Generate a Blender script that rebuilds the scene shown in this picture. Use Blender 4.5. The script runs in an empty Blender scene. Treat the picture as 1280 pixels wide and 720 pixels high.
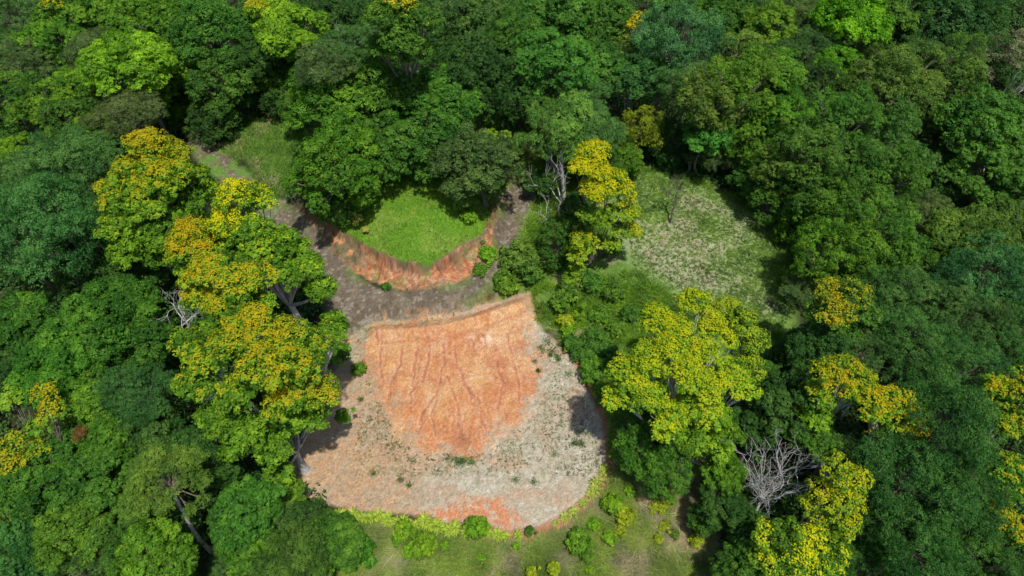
import bpy, math, random
import numpy as np
from mathutils import Vector
R_ = math.radians
rng = np.random.default_rng(11)
SC = bpy.context.scene

# ------------------------------------------------------------------ camera, sky, sun, exposure
CAM_H, PITCH, F = 60.0, 49.0, 865.0
cam = bpy.data.cameras.new('camera'); cam_o = bpy.data.objects.new('camera', cam); SC.collection.objects.link(cam_o)
cam.sensor_width = 36; cam.lens = 36 * F / 1280; cam.clip_end = 6000; cam.clip_start = 0.5
cam_o.location = (0, 0, CAM_H); cam_o.rotation_euler = (R_(90 - PITCH), 0, 0); SC.camera = cam_o
SUN_EL, SUN_XY = 69.0, (0.45, -0.893)
w = bpy.data.worlds.new('World'); SC.world = w; w.use_nodes = True
nt = w.node_tree; sky = nt.nodes.new('ShaderNodeTexSky'); sky.sky_type = 'NISHITA'; sky.sun_disc = False
sky.sun_elevation = R_(SUN_EL); sky.sun_rotation = math.atan2(SUN_XY[0], SUN_XY[1])
bg = nt.nodes['Background']; bg.inputs[1].default_value = 0.115; nt.links.new(sky.outputs[0], bg.inputs[0])
sl = bpy.data.lights.new('sun', 'SUN'); sl.energy = 4.2; sl.angle = R_(1.2); sl.color = (1, 0.955, 0.88)
so = bpy.data.objects.new('sun', sl); SC.collection.objects.link(so)
_c = math.cos(R_(SUN_EL)); to_sun = Vector((SUN_XY[0] * _c, SUN_XY[1] * _c, math.sin(R_(SUN_EL))))
so.rotation_euler = (-to_sun).to_track_quat('-Z', 'Y').to_euler(); so.location = (40, -20, 120)
SC.view_settings.view_transform = 'Standard'; SC.view_settings.look = 'None'; SC.view_settings.gamma = 1
SC.view_settings.exposure = 0.12
SC.cycles.use_denoising = True; SC.cycles.max_bounces = 6; SC.cycles.diffuse_bounces = 3; SC.cycles.glossy_bounces = 1
SC.cycles.transmission_bounces = 3; SC.cycles.use_adaptive_sampling = True

# ------------------------------------------------------------------ geometry of the view
sp, cp = math.sin(R_(PITCH)), math.cos(R_(PITCH))
def ray(px, py):
    u = (np.asarray(px, float) - 640) / F; v = (360 - np.asarray(py, float)) / F
    return u, cp + v * sp, -sp + v * cp           # camera forward (0,cp,-sp), up (0,sp,cp)
def W(px, py, z):
    dx, dy, dz = ray(px, py); t = (z - CAM_H) / dz
    return np.stack([dx * t, dy * t], -1), t
def proj(x, y, z):
    z = z - CAM_H; d = y * cp - z * sp; v = (y * sp + z * cp) / d; u = x / d
    return 640 + u * F, 360 - v * F
def poly(pts, z):
    a = np.array(pts, float); p, _ = W(a[:, 0], a[:, 1], z); return p

# ------------------------------------------------------------------ noise
def _h(ix, iy, s):
    n = (ix.astype(np.int64) * 374761393 + iy.astype(np.int64) * 668265263 + s * 1442695041) & 0x7fffffff
    n = ((n ^ (n >> 13)) * 1274126177) & 0x7fffffff
    return ((n ^ (n >> 16)) & 0xffff) / 65535.0
def vnoise(x, y, s=0):
    ix, iy = np.floor(x), np.floor(y); fx, fy = x - ix, y - iy
    fx = fx * fx * (3 - 2 * fx); fy = fy * fy * (3 - 2 * fy)
    a, b = _h(ix, iy, s), _h(ix + 1, iy, s); c, d = _h(ix, iy + 1, s), _h(ix + 1, iy + 1, s)
    return (a * (1 - fx) + b * fx) * (1 - fy) + (c * (1 - fx) + d * fx) * fy
def fbm(x, y, s=0, o=4):
    t, a, n = 0, 0.5, 0
    for k in range(o):
        t = t + a * vnoise(x * 2 ** k + 17.3 * k, y * 2 ** k - 9.1 * k, s + k); n += a; a *= 0.5
    return t / n
def sstep(a, b, x):
    t = np.clip((x - a) / (b - a), 0, 1); return t * t * (3 - 2 * t)
def seg_d(x, y, P, closed):
    n = len(P); d = np.full(x.shape, 1e9)
    for i in range(n if closed else n - 1):
        a, b = P[i], P[(i + 1) % n]; ab = b - a
        t = np.clip(((x - a[0]) * ab[0] + (y - a[1]) * ab[1]) / max(ab @ ab, 1e-9), 0, 1)
        d = np.minimum(d, np.hypot(x - a[0] - t * ab[0], y - a[1] - t * ab[1]))
    return d
def sdf(x, y, P):                                  # negative inside
    d = seg_d(x, y, P, True); ins = np.zeros(x.shape, bool)
    for i in range(len(P)):
        a, b = P[i], P[(i + 1) % len(P)]
        if a[1] == b[1]: continue
        c = ((a[1] > y) != (b[1] > y)) & (x < (b[0] - a[0]) * (y - a[1]) / (b[1] - a[1]) + a[0]); ins ^= c
    return np.where(ins, -d, d)

# ------------------------------------------------------------------ zones of the ground, as plan outlines
PAD = poly([(462,402),(500,400),(560,394),(612,380),(662,366),(668,402),(692,425),(716,450),(736,490),(750,530),(758,580),(746,604),(702,645),(660,664),(600,660),(540,648),(480,641),(410,634),(372,612),(366,580),(380,540),(405,500),(425,450),(440,420)], 0)
FAN = poly([(468,404),(500,402),(560,396),(600,384),(660,368),(664,405),(668,450),(672,490),(655,520),(622,545),(590,560),(560,565),(528,556),(503,538),(488,505),(474,480),(456,455),(450,425)], 0.3)
RAMP = poly([(460,404),(500,402),(560,396),(600,384),(662,366),(668,390),(640,398),(600,412),(560,422),(520,428),(480,430),(452,426)], 0.5)
LIP = poly([(455,656),(520,640),(560,628),(620,622),(650,640),(662,658),(640,664),(600,660),(560,652)], 0)
ROAD = poly([(362,262),(385,282),(405,300),(430,330),(462,356),(500,363),(540,362),(575,352),(600,337),(614,315),(618,290),(625,262),(645,235),(662,212),(676,220),(668,255),(652,290),(640,318),(630,342),(608,366),(572,385),(530,395),(490,402),(456,406),(444,425),(436,460),(424,500),(405,500),(412,440),(408,390),(392,345),(362,305),(335,280),(300,255),(268,228),(245,205),(236,165),(262,160),(296,190),(302,215),(325,228),(345,240)], 1.3)
MOUND = poly([(392,262),(425,285),(440,294),(460,305),(482,315),(506,323),(530,326),(551,321),(566,311),(582,301),(600,293),(610,276),(612,262),(625,220),(620,170),(560,130),(480,110),(400,130),(372,180),(376,230)], 3.9)
UPG = poly([(270,175),(305,150),(345,132),(375,140),(378,200),(368,236),(345,238),(325,222),(308,200),(290,190)], 3.0)
CLR = poly([(770,222),(800,208),(840,214),(900,238),(955,268),(985,305),(978,345),(990,395),(965,430),(930,420),(890,395),(845,378),(805,350),(772,322),(752,285),(755,250)], 1.5)
SLOPE = poly([(600,390),(640,330),(640,290),(668,240),(672,205),(690,170),(720,200),(760,210),(800,205),(990,300),(990,440),(900,480),(880,560),(890,620),(905,720),(930,800),(300,800),(395,680),(395,640),(500,660),(660,670),(770,600),(760,520),(700,420)], 0)
BACKG = poly([(590,150),(640,150),(680,170),(700,200),(668,240),(640,300),(615,300),(620,240),(640,200),(600,165)], 2)
POLYS = [PAD, ROAD, MOUND, UPG, CLR, SLOPE, BACKG]

LEDGE = poly([(470,428),(520,426),(560,421),(600,410),(640,396),(662,386)], 0.4)
GUL = [poly(g, 0.2) for g in [
    [(478,432),(474,455),(480,478)],[(505,432),(501,455),(488,480),(483,500)],[(522,432),(520,450),(517,478),(512,505)],[(538,432),(536,455),(528,478)],
    [(553,430),(555,455),(550,478),(545,492),(530,515),(522,540)],[(567,432),(573,458),(582,482),(590,498)],[(560,470),(566,490),(572,510),(576,545)],
    [(590,425),(594,440)],[(603,416),(608,432)],[(634,418),(640,445),(648,470),(650,500)],[(582,480),(588,490),(600,505)],[(545,500),(540,520),(544,545)],
    [(525,410),(533,402),(534,398)],[(533,400),(532,418),(535,424)],[(586,385),(592,400),(596,408)],[(590,392),(608,385),(628,376)],[(603,388),(610,398)],
    [(495,408),(498,424)],[(470,410),(474,426)],[(450,440),(462,470)],[(620,450),(630,480),(622,510)],[(600,520),(610,540)]]]

def terrain(x, y, fine=False):
    x = np.asarray(x, float); y = np.asarray(y, float)
    sp_, sr, sm, su, sc_, ss, sb = [sdf(x, y, P) for P in POLYS]
    open_d = np.minimum.reduce([sp_, sr, sm, su, sc_, sb])
    z = -3.2 * sstep(2, 22, open_d) + (fbm(x / 14, y / 14, 3, 3) - 0.5) * 2.2 * sstep(1, 10, open_d)
    z = z - 1.6 * sstep(0, 9, sp_) * sstep(10, -4, y - 26) - 2.0 * sstep(18, 34, x) * sstep(60, 40, y)
    z = z + 1.2 * sstep(60, 90, y) * sstep(-10, 8, -open_d)
    n = (fbm(x / 2.2, y / 2.2, 9, 3) - 0.5)
    def bl(z, zr, s, wdt): k = sstep(wdt, 0, s); return z * (1 - k) + zr * k
    z = bl(z, 2.6 + n * .4, sb, 3); z = bl(z, 3.0 + n * 0.6, su, 4)
    zc = 1.5 + 0.9 * np.clip(1 - ((x - 25) ** 2 + (y - 62) ** 2) / 400, 0, 1) - 0.8
    z = bl(z, zc + n * 0.25, sc_, 5)
    zr = 1.1 + 0.05 * np.clip(y - 48, 0, 40)
    z = bl(z, zr + n * .12, sr, 2.2)
    zm = 3.7 + 0.05 * (y - 55) + n * 0.35 + 1.3 * sstep(0, -6, sm); se = sm + (fbm(x / 1.1, y / 1.1, 21, 4) - .5) * 1.1
    k = 1 - (.36 * sstep(0, .7, se) + .64 * sstep(.2, 2.8, se)); z = z * (1 - k) + zm * k
    pw = 1.6
    z = bl(z, (fbm(x / 3, y / 3, 5, 3) - 0.5) * 0.12 + 0.0, sp_, pw)
    sf = sdf(x, y, RAMP); fan = sdf(x, y, FAN)
    z = z + 0.9 * sstep(0.2, -1.9, sf) * sstep(39, 45, y + 0.12 * x) + 0.28 * sstep(1.5, -4.5, fan)
    if fine:
        g = np.full(x.shape, 9.0)
        for i, G in enumerate(GUL):
            g = np.minimum(g, seg_d(x + (fbm(x / .7, y / .7, 40, 2) - .5) * .45, y + (fbm(x / .7, y / .7, 50, 2) - .5) * .3, G, False))
        z = z - 0.22 * np.exp(-(g / 0.14) ** 2) * sstep(.25, .7, fbm(x / 1.3, y / 1.3, 99, 2)) - 0.06 * np.exp(-(g / 0.5) ** 2)
        l = seg_d(x, y + (fbm(x / .8, y / .8, 44, 2) - .5) * .5, LEDGE, False)
        z = z - 0.14 * np.exp(-(l / 0.2) ** 2)
        inr = sstep(0.3, -0.6, fan)
        z = z + inr * (sstep(0, .12, np.abs(fbm(x / .55, y / 2.6 + 3, 97, 3) - .5)) * 0.07 + np.abs(fbm(x / 1.8, y / 2.4, 60, 3) - .5) * .30)
        cl = sstep(0.0, 0.5, sm) * sstep(2.8, 1.4, sm) * sstep(-.5, .6, sr)
        z = z + cl * (fbm(x / .7, y / .7, 70, 5) - .5) * .5
        z = z + (fbm(x / .6, y / .6, 80, 3) - .5) * 0.07
        return z, g, l, (sp_, sr, sm, su, sc_, ss, sb, fan, sf)
    return z
def tz(x, y): return float(terrain(np.array([x]), np.array([y]))[0])
def on_ground(px, py):
    z = 0.0
    for _ in range(8):
        p, t = W(px, py, z); z = 0.5 * z + 0.5 * tz(p[0], p[1])
    p, t = W(px, py, z); return p[0], p[1], tz(p[0], p[1]), t

# ------------------------------------------------------------------ materials
def newmat(name):
    m = bpy.data.materials.new(name); m.use_nodes = True; n = m.node_tree; n.nodes.clear()
    return m, n.nodes, n.links
def mix_rgb(N, L, mode, fac, a, b):
    m = N.new('ShaderNodeMix'); m.data_type = 'RGBA'; m.blend_type = mode
    for s, v in ((0, fac), (6, a), (7, b)):
        if hasattr(v, 'links'): L.new(v, m.inputs[s])
        else: m.inputs[s].default_value = v
    return m.outputs[2]
def leaf_material(name, trans=0.42, gloss=0.012, sat=1.0, h0=0.518, h1=0.476, v0=0.42, v1=1.55):
    m, N, L = newmat(name)
    oi = N.new('ShaderNodeObjectInfo'); at = N.new('ShaderNodeAttribute'); at.attribute_name = 'tint'
    mr = N.new('ShaderNodeMapRange'); L.new(at.outputs['Fac'], mr.inputs[0]); mr.inputs[3].default_value = v0; mr.inputs[4].default_value = v1
    hs = N.new('ShaderNodeHueSaturation'); L.new(oi.outputs['Color'], hs.inputs['Color']); L.new(mr.outputs[0], hs.inputs['Value'])
    mh = N.new('ShaderNodeMapRange'); L.new(at.outputs['Fac'], mh.inputs[0]); mh.inputs[3].default_value = h0; mh.inputs[4].default_value = h1
    L.new(mh.outputs[0], hs.inputs['Hue']); hs.inputs['Saturation'].default_value = sat
    d = N.new('ShaderNodeBsdfDiffuse'); t = N.new('ShaderNodeBsdfTranslucent'); g = N.new('ShaderNodeBsdfGlossy'); g.inputs['Roughness'].default_value = 0.6
    L.new(hs.outputs[0], d.inputs[0])
    tc = mix_rgb(N, L, 'MULTIPLY', 1.0, hs.outputs[0], (1.25, 1.15, 0.5, 1)); L.new(tc, t.inputs[0])
    a = N.new('ShaderNodeMixShader'); a.inputs[0].default_value = trans; L.new(d.outputs[0], a.inputs[1]); L.new(t.outputs[0], a.inputs[2])
    b = N.new('ShaderNodeMixShader'); b.inputs[0].default_value = gloss; L.new(a.outputs[0], b.inputs[1]); L.new(g.outputs[0], b.inputs[2])
    o = N.new('ShaderNodeOutputMaterial'); L.new(b.outputs[0], o.inputs[0]); return m
M_leaf = leaf_material('leaf'); M_bloom = leaf_material('blossom', 0.35, 0.0, 1.0, 0.525, 0.486, .75, 1.25)
M_blade = leaf_material('grass_blade', 0.4, 0.03)
def bark_material(name, c1, c2, scale=3.0):
    m, N, L = newmat(name)
    tc = N.new('ShaderNodeTexCoord'); no = N.new('ShaderNodeTexNoise'); no.inputs['Scale'].default_value = scale; no.inputs['Detail'].default_value = 6
    L.new(tc.outputs['Object'], no.inputs['Vector'])
    cr = N.new('ShaderNodeValToRGB'); cr.color_ramp.elements[0].position = .35; cr.color_ramp.elements[1].position = .65
    cr.color_ramp.elements[0].color = (*c1, 1); cr.color_ramp.elements[1].color = (*c2, 1); L.new(no.outputs[0], cr.inputs[0])
    p = N.new('ShaderNodeBsdfPrincipled'); p.inputs['Roughness'].default_value = .9; L.new(cr.outputs[0], p.inputs['Base Color'])
    bp = N.new('ShaderNodeBump'); bp.inputs['Strength'].default_value = .5; L.new(no.outputs[0], bp.inputs['Height']); L.new(bp.outputs[0], p.inputs['Normal'])
    o = N.new('ShaderNodeOutputMaterial'); L.new(p.outputs[0], o.inputs[0]); return m
M_bark = bark_material('bark', (.10, .075, .055), (.22, .19, .15))
M_pale = bark_material('pale_bark', (.26, .25, .23), (.50, .48, .45), 4)
M_dead = bark_material('dead_wood', (.30, .29, .28), (.55, .53, .51), 5)
M_dark = bark_material('dark_bark', (.05, .04, .035), (.12, .10, .08))

def ground_material():
    m, N, L = newmat('ground_soil')
    at = N.new('ShaderNodeAttribute'); at.attribute_name = 'Col'
    tc = N.new('ShaderNodeTexCoord')
    n1 = N.new('ShaderNodeTexNoise'); n1.inputs['Scale'].default_value = 9; n1.inputs['Detail'].default_value = 8; n1.inputs['Roughness'].default_value = .7
    n2 = N.new('ShaderNodeTexNoise'); n2.inputs['Scale'].default_value = 1.7; n2.inputs['Detail'].default_value = 8; n2.inputs['Roughness'].default_value = .65
    for n in (n1, n2): L.new(tc.outputs['Object'], n.inputs['Vector'])
    a = N.new('ShaderNodeMapRange'); L.new(n1.outputs[0], a.inputs[0]); a.inputs[1].default_value = .3; a.inputs[2].default_value = .7; a.inputs[3].default_value = .62; a.inputs[4].default_value = 1.38
    b = N.new('ShaderNodeMapRange'); L.new(n2.outputs[0], b.inputs[0]); b.inputs[1].default_value = .3; b.inputs[2].default_value = .7; b.inputs[3].default_value = .88; b.inputs[4].default_value = 1.12
    mu = N.new('ShaderNodeMath'); mu.operation = 'MULTIPLY'; L.new(a.outputs[0], mu.inputs[0]); L.new(b.outputs[0], mu.inputs[1])
    cx = N.new('ShaderNodeCombineColor'); [L.new(mu.outputs[0], cx.inputs[i]) for i in range(3)]
    col = mix_rgb(N, L, 'MULTIPLY', 1.0, at.outputs['Color'], cx.outputs[0])
    p = N.new('ShaderNodeBsdfPrincipled'); p.inputs['Roughness'].default_value = .95; p.inputs['Specular IOR Level'].default_value = .2
    L.new(col, p.inputs['Base Color'])
    bp = N.new('ShaderNodeBump'); bp.inputs['Strength'].default_value = .6; bp.inputs['Distance'].default_value = .06
    L.new(n1.outputs[0], bp.inputs['Height']); L.new(bp.outputs[0], p.inputs['Normal'])
    o = N.new('ShaderNodeOutputMaterial'); L.new(p.outputs[0], o.inputs[0]); return m
M_ground = ground_material()

# ------------------------------------------------------------------ mesh helpers
def mesh_from(name, V, Fq, mat, tint=None, smooth=False):
    V = np.asarray(V, np.float32); Fq = np.asarray(Fq, np.int32); k = Fq.shape[1]
    me = bpy.data.meshes.new(name); me.vertices.add(len(V)); me.vertices.foreach_set('co', V.ravel())
    me.loops.add(Fq.size); me.polygons.add(len(Fq)); me.loops.foreach_set('vertex_index', Fq.ravel())
    me.polygons.foreach_set('loop_start', np.arange(0, Fq.size, k, dtype=np.int32))
    me.polygons.foreach_set('loop_total', np.full(len(Fq), k, np.int32))
    if smooth: me.polygons.foreach_set('use_smooth', np.ones(len(Fq), bool))
    me.update(calc_edges=True); me.materials.append(mat)
    if tint is not None:
        a = me.attributes.new('tint', 'FLOAT', 'FACE'); a.data.foreach_set('value', np.clip(tint, 0, 1).astype(np.float32))
    return me
def norm(a): return a / np.maximum(np.linalg.norm(a, axis=-1, keepdims=True), 1e-9)
def leaves(name, P, N, Ln, Wd, tint, mat, droop=0.0):
    n = len(P); r = norm(rng.normal(size=(n, 3))); t = r - N * (r * N).sum(1, keepdims=True); t = norm(t)
    if droop: t = norm(t + np.array([0, 0, -droop]))
    s = norm(np.cross(N, t)); Ln = np.broadcast_to(Ln, (n,))[:, None]; Wd = np.broadcast_to(Wd, (n,))[:, None]
    V = np.stack([P - t * Ln * .5, P + s * Wd * .5 + N * Wd * .18, P + t * Ln * .5, P - s * Wd * .5 + N * Wd * .18], 1).reshape(-1, 3)
    return mesh_from(name, V, np.arange(4 * n).reshape(n, 4), mat, tint)
def blades(name, P, h, wd, tint, mat, lean=0.35):
    n = len(P); a = rng.uniform(0, 2 * np.pi, n); c, s = np.cos(a), np.sin(a)
    l = rng.normal(0, lean, (n, 2)) * h[:, None]
    V = np.zeros((n, 3, 3)); V[:, 0] = P; V[:, 1] = P; V[:, 0, 0] -= c * wd; V[:, 0, 1] -= s * wd; V[:, 1, 0] += c * wd; V[:, 1, 1] += s * wd
    V[:, 2] = P; V[:, 2, :2] += l; V[:, 2, 2] += h
    return mesh_from(name, V.reshape(-1, 3), np.arange(3 * n).reshape(n, 3), mat, tint)
def tubes(name, paths, mat, sides=6):
    VV, FF, o = [], [], 0
    for pts, rad in paths:
        pts = np.asarray(pts, float); k = len(pts); d = norm(np.gradient(pts, axis=0)); ref = np.array([.31, .9, .21])
        u = norm(np.cross(d, ref)); v = norm(np.cross(d, u)); a = np.arange(sides) * 2 * np.pi / sides
        ring = pts[:, None] + (u[:, None] * np.cos(a)[None, :, None] + v[:, None] * np.sin(a)[None, :, None]) * np.asarray(rad)[:, None, None]
        VV.append(ring.reshape(-1, 3))
        i = np.arange(k - 1)[:, None] * sides; j = np.arange(sides)[None]; j2 = (j + 1) % sides
        FF.append(np.stack([i + j, i + j2, i + sides + j2, i + sides + j], -1).reshape(-1, 4) + o); o += k * sides
    return mesh_from(name, np.concatenate(VV), np.concatenate(FF), mat, None, True)
def link(name, me, parent=None, color=None, loc=(0, 0, 0), rot=0.0, scale=(1, 1, 1)):
    o = bpy.data.objects.new(name, me); SC.collection.objects.link(o); o.parent = parent
    o.location = loc; o.rotation_euler = (0, 0, rot); o.scale = scale
    if color is not None: o.color = (*color, 1)
    return o
USED = {}
def tag(o, label, cat, group=None):
    USED[label] = USED.get(label, 0) + 1
    o['label'] = label; o['category'] = cat
    if group: o['group'] = group
    return o
def stuff(o, label, cat):
    o['label'] = label; o['category'] = cat; o['kind'] = 'stuff'; return o

# ------------------------------------------------------------------ the ground sheet
def axis(a, b, step, far):
    core = np.arange(a, b, step); out = []; s, p = step, b
    while p < far: out.append(p); s *= 1.22; p += s
    lo = []; s, p = step, a - step
    while p > -far: lo.append(p); s *= 1.22; p -= s
    return np.concatenate([lo[::-1], core, out])
gx = axis(-42, 42, .13, 1500); gy = axis(17, 90, .13, 1500)
X, Y = np.meshgrid(gx, gy); xs, ys = X.ravel(), Y.ravel()
Z, GD, LD, (s_pad, s_road, s_mound, s_up, s_clr, s_slope, s_back, s_fan, s_ramp) = terrain(xs, ys, True)
far_r = np.hypot(xs, ys - 60); Z = np.where(far_r > 260, Z * 0 - 3, Z)
def lerp(c, d, k): return c * (1 - k[:, None]) + np.asarray(d, float)[None] * k[:, None] if np.ndim(d) == 1 else c * (1 - k[:, None]) + d * k[:, None]
nA, nB, nC = fbm(xs / 3.1, ys / 3.1, 1, 5), fbm(xs / .9, ys / .9, 2, 4), fbm(xs / 7, ys / 7, 4, 4)
nD = fbm(xs / .35, ys / .35, 6, 3)
e1 = (nB - .5) * 1.6 + (nA - .5) * 1.5
col = np.tile(np.array([.030, .036, .014]), (len(xs), 1))                               # leaf litter under the trees
gr = lerp(np.tile(np.array([.10, .18, .028]), (len(xs), 1)), [.19, .19, .08], sstep(.50, .66, nA))   # rough grass, drier in patches
gr = lerp(gr, [.05, .11, .02], sstep(.5, .35, nB) * .6)
gray = sstep(.50, .60, fbm(xs / 2.4, ys / 2.4, 33, 4)) * sstep(10, 2, s_pad) * sstep(36, 31, ys)
gr = lerp(gr, [.22, .205, .15], gray * .4)
gr = lerp(gr, [.27, .25, .12], sstep(.5, .62, fbm(xs / 3.5, ys / 3.5, 36, 4)) * sstep(33, 29, ys) * sstep(6, 12, xs) * .8)
col = lerp(col, gr, sstep(.8, -.8, s_slope + e1))
col = lerp(col, gr, sstep(.5, -.5, np.minimum(s_up, s_back) + e1))
# the thinly tufted clearing
ccl = lerp(np.tile(np.array([.27, .275, .16]), (len(xs), 1)), [.28, .22, .16], sstep(.52, .64, nA) * .5)
ccl = lerp(ccl, [.11, .22, .035], sstep(-3.5, -.5, s_clr + (nA - .5) * 4) * .8)
ccl = lerp(ccl, [.13, .21, .05], sstep(.36, .60, fbm(xs / 6, ys / 6, 12, 4)) * .75)
col = lerp(col, ccl, sstep(.6, -1.4, s_clr + e1 * .8))
# red spoil path outside the border plants
sp_ring = sstep(2.6, 1.4, s_pad + e1 * .5) * sstep(-2, 4, xs + .4 * (34 - ys)) * sstep(46, 42, ys)
col = lerp(col, [.36, .17, .095], sp_ring * .85)
# track
rc = lerp(np.tile(np.array([.110, .088, .056]), (len(xs), 1)), [.16, .13, .088], sstep(.45, .6, nB))
rc = lerp(rc, [.12, .095, .075], sstep(.52, .64, fbm(xs / .5, ys / 2.2, 14, 3)) * .6)
rut = np.exp(-((s_road + 1.15 + (nA - .5) * .8) / .22) ** 2) + np.exp(-((s_road + 2.5 + (nA - .5) * .8) / .22) ** 2)
rc = lerp(rc, [.105, .085, .065], rut * sstep(.35, .6, nB) * .6)
rc = lerp(rc, [.30, .27, .22], sstep(.60, .68, nD) * .5)
rc = lerp(rc, [.11, .16, .04], sstep(.56, .66, nA) * sstep(-1.6, -.2, s_road) * .7)
# cut bank below the mound
bk = lerp(np.tile(np.array([.45, .20, .085]), (len(xs), 1)), [.36, .13, .06], sstep(.45, .62, nB))
bk = lerp(bk, [.19, .145, .10], sstep(.56, .64, fbm(xs / 1.0, ys / 1.0, 91, 3)) * .75)
bk = lerp(bk, [.55, .27, .14], sstep(.52, .62, nD) * .5)
bk = lerp(bk, [.22, .09, .05], sstep(.44, .36, nD) * .6)
bk = lerp(bk, [.15, .2, .06], sstep(.54, .60, fbm(xs / 1.2, ys / 1.2, 18, 4)) * .7)
rc = lerp(rc, [.10, .19, .03], sstep(.44, .54, fbm(xs / 2, ys / 2, 57, 4)) * sstep(60, 66, ys) * sstep(-8, -14, xs) * .9)
bank = sstep(2.9, 2.4, s_mound + (nB - .5) * .8) * sstep(64, 58, ys)
col = lerp(col, bk, bank)
col = lerp(col, rc, sstep(.35, -.35, s_road + (nB - .5) * 1.1))
gt = lerp(np.tile(np.array([.10, .22, .018]), (len(xs), 1)), [.17, .25, .04], sstep(.50, .65, nA) * .7)
nE = fbm(xs / .7, (Z * 1.5 + ys * .35) / .4, 95, 4); bank_t = sstep(-15, -19, xs + (nA - .5) * 5)
for _c, _a, _b, _k in (([.55, .29, .15], .54, .64, .7), ([.24, .10, .05], .45, .36, .7), ([.20, .15, .10], .60, .68, .8)): col = lerp(col, _c, sstep(_a, _b, nE) * _k * bank * sstep(.1, .4, s_mound) * sstep(-.3, .4, s_road))
col = lerp(col, [.13, .12, .065], bank_t * bank * sstep(.1, .5, s_mound) * sstep(-.4, .3, s_road) * sstep(.35, .5, nB) * .9)
rim = sstep(.20, .06, np.abs(s_mound - .12 + (nB - .5) * .5)) * sstep(60, 57, ys)
col = lerp(col, gt, sstep(.25, -.1, s_mound + (nB - .5) * .5))
col = lerp(col, [.17, .115, .07], rim * .8)
# pad: pale sandy gravel, rust tinted at its edges
pc = lerp(np.tile(np.array([.355, .315, .225]), (len(xs), 1)), [.395, .365, .285], sstep(.40, .66, nB) * .6)
pc = lerp(pc, [.40, .235, .14], sstep(.48, .66, fbm(xs / 1.6, ys / 1.6, 15, 6)) * .6)
pc = lerp(pc, [.38, .22, .11], sstep(-5.5, -10.5, xs + (nA - .5) * 5) * .85 * sstep(44, 39, ys))
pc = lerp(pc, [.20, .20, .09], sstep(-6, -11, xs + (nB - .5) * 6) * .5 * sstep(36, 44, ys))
pc = lerp(pc, [.27, .25, .17], sstep(.50, .66, fbm(xs / 1.1, ys / 1.1, 16, 5)) * .4)
pc = lerp(pc, [.30, .24, .17], sstep(.52, .62, nD) * .55)
pc = lerp(pc, [.46, .42, .33], sstep(.45, .36, nD) * .25)
slip = sdf(xs, ys, LIP)
pc = lerp(pc, [.46, .20, .10], sstep(.7, -.7, slip + e1 * .8) * sstep(.35, .6, nD + .12) )
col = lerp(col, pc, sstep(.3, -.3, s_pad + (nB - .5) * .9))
# red eroded fan
fc = lerp(np.tile(np.array([.48, .265, .115]), (len(xs), 1)), [.44, .19, .078], sstep(.42, .60, fbm(xs / 4, ys / 4, 23, 4) + sstep(48, 39, ys) * .28 - .10))
fc = lerp(fc, [.52, .32, .165], sstep(.44, .68, fbm(xs / 1.6, ys / 3.4, 24, 4)) * .7)
fc = lerp(fc, [.54, .38, .24], sstep(.62, .74, fbm(xs / .7, ys / 1.2, 25, 4)) * .35)
fc = lerp(fc, [.38, .135, .07], sstep(.50, .64, nD) * .22)
rill = np.abs(fbm(xs / .55, ys / 2.6 + 3, 97, 3) - .5)
fc = lerp(fc, [.33, .12, .07], sstep(.03, .0, rill) * .3)
fc = lerp(fc, [.56, .36, .24], sstep(.035, .0, np.abs(fbm(xs / 1.1, ys / 2.2, 98, 4) - .5)) * .3)
cr_x, cr_y = W(604, 424, .3)[0]
fc = lerp(fc, [.74, .62, .47], np.exp(-(((xs - cr_x) / 1.5) ** 2 + ((ys - cr_y) / .8) ** 2)) * sstep(.35, .6, nB) * .6)
fc = lerp(fc, [.36, .13, .065], sstep(.56, .70, fbm(xs / 1.6, ys / 1.6, 27, 4)) * .4)
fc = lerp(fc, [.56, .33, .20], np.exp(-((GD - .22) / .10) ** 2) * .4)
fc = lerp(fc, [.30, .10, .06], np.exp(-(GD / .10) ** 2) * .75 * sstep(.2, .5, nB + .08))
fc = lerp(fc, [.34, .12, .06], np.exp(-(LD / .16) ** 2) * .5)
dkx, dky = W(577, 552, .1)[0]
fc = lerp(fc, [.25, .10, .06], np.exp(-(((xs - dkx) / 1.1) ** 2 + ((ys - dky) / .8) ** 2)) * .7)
efan = (fbm(xs / 1.6, ys / 1.6, 28, 5) - .5) * 3.4 + (nD - .5) * 1.6
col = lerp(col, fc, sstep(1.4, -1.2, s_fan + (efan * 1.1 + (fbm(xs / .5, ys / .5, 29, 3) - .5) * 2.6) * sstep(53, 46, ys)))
grit = rng.normal(1, .13, len(xs)); col = col * np.clip(grit, .6, 1.5)[:, None]
I = np.arange(len(gy) - 1)[:, None] * len(gx); J = np.arange(len(gx) - 1)[None]
Fq = np.stack([I + J, I + J + 1, I + J + 1 + len(gx), I + J + len(gx)], -1).reshape(-1, 4)
gme = mesh_from('ground', np.stack([xs, ys, Z], 1), Fq, M_ground, None, True)
ca = gme.color_attributes.new('Col', 'FLOAT_COLOR', 'POINT')
ca.data.foreach_set('color', np.concatenate([np.clip(col, 0, 1), np.ones((len(xs), 1))], 1).astype(np.float32).ravel())
g_o = link('ground', gme); g_o['kind'] = 'structure'; g_o['label'] = 'bare and grassy ground with pale pad, red eroded soil and dirt track'
gcat = (X, Y)

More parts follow.
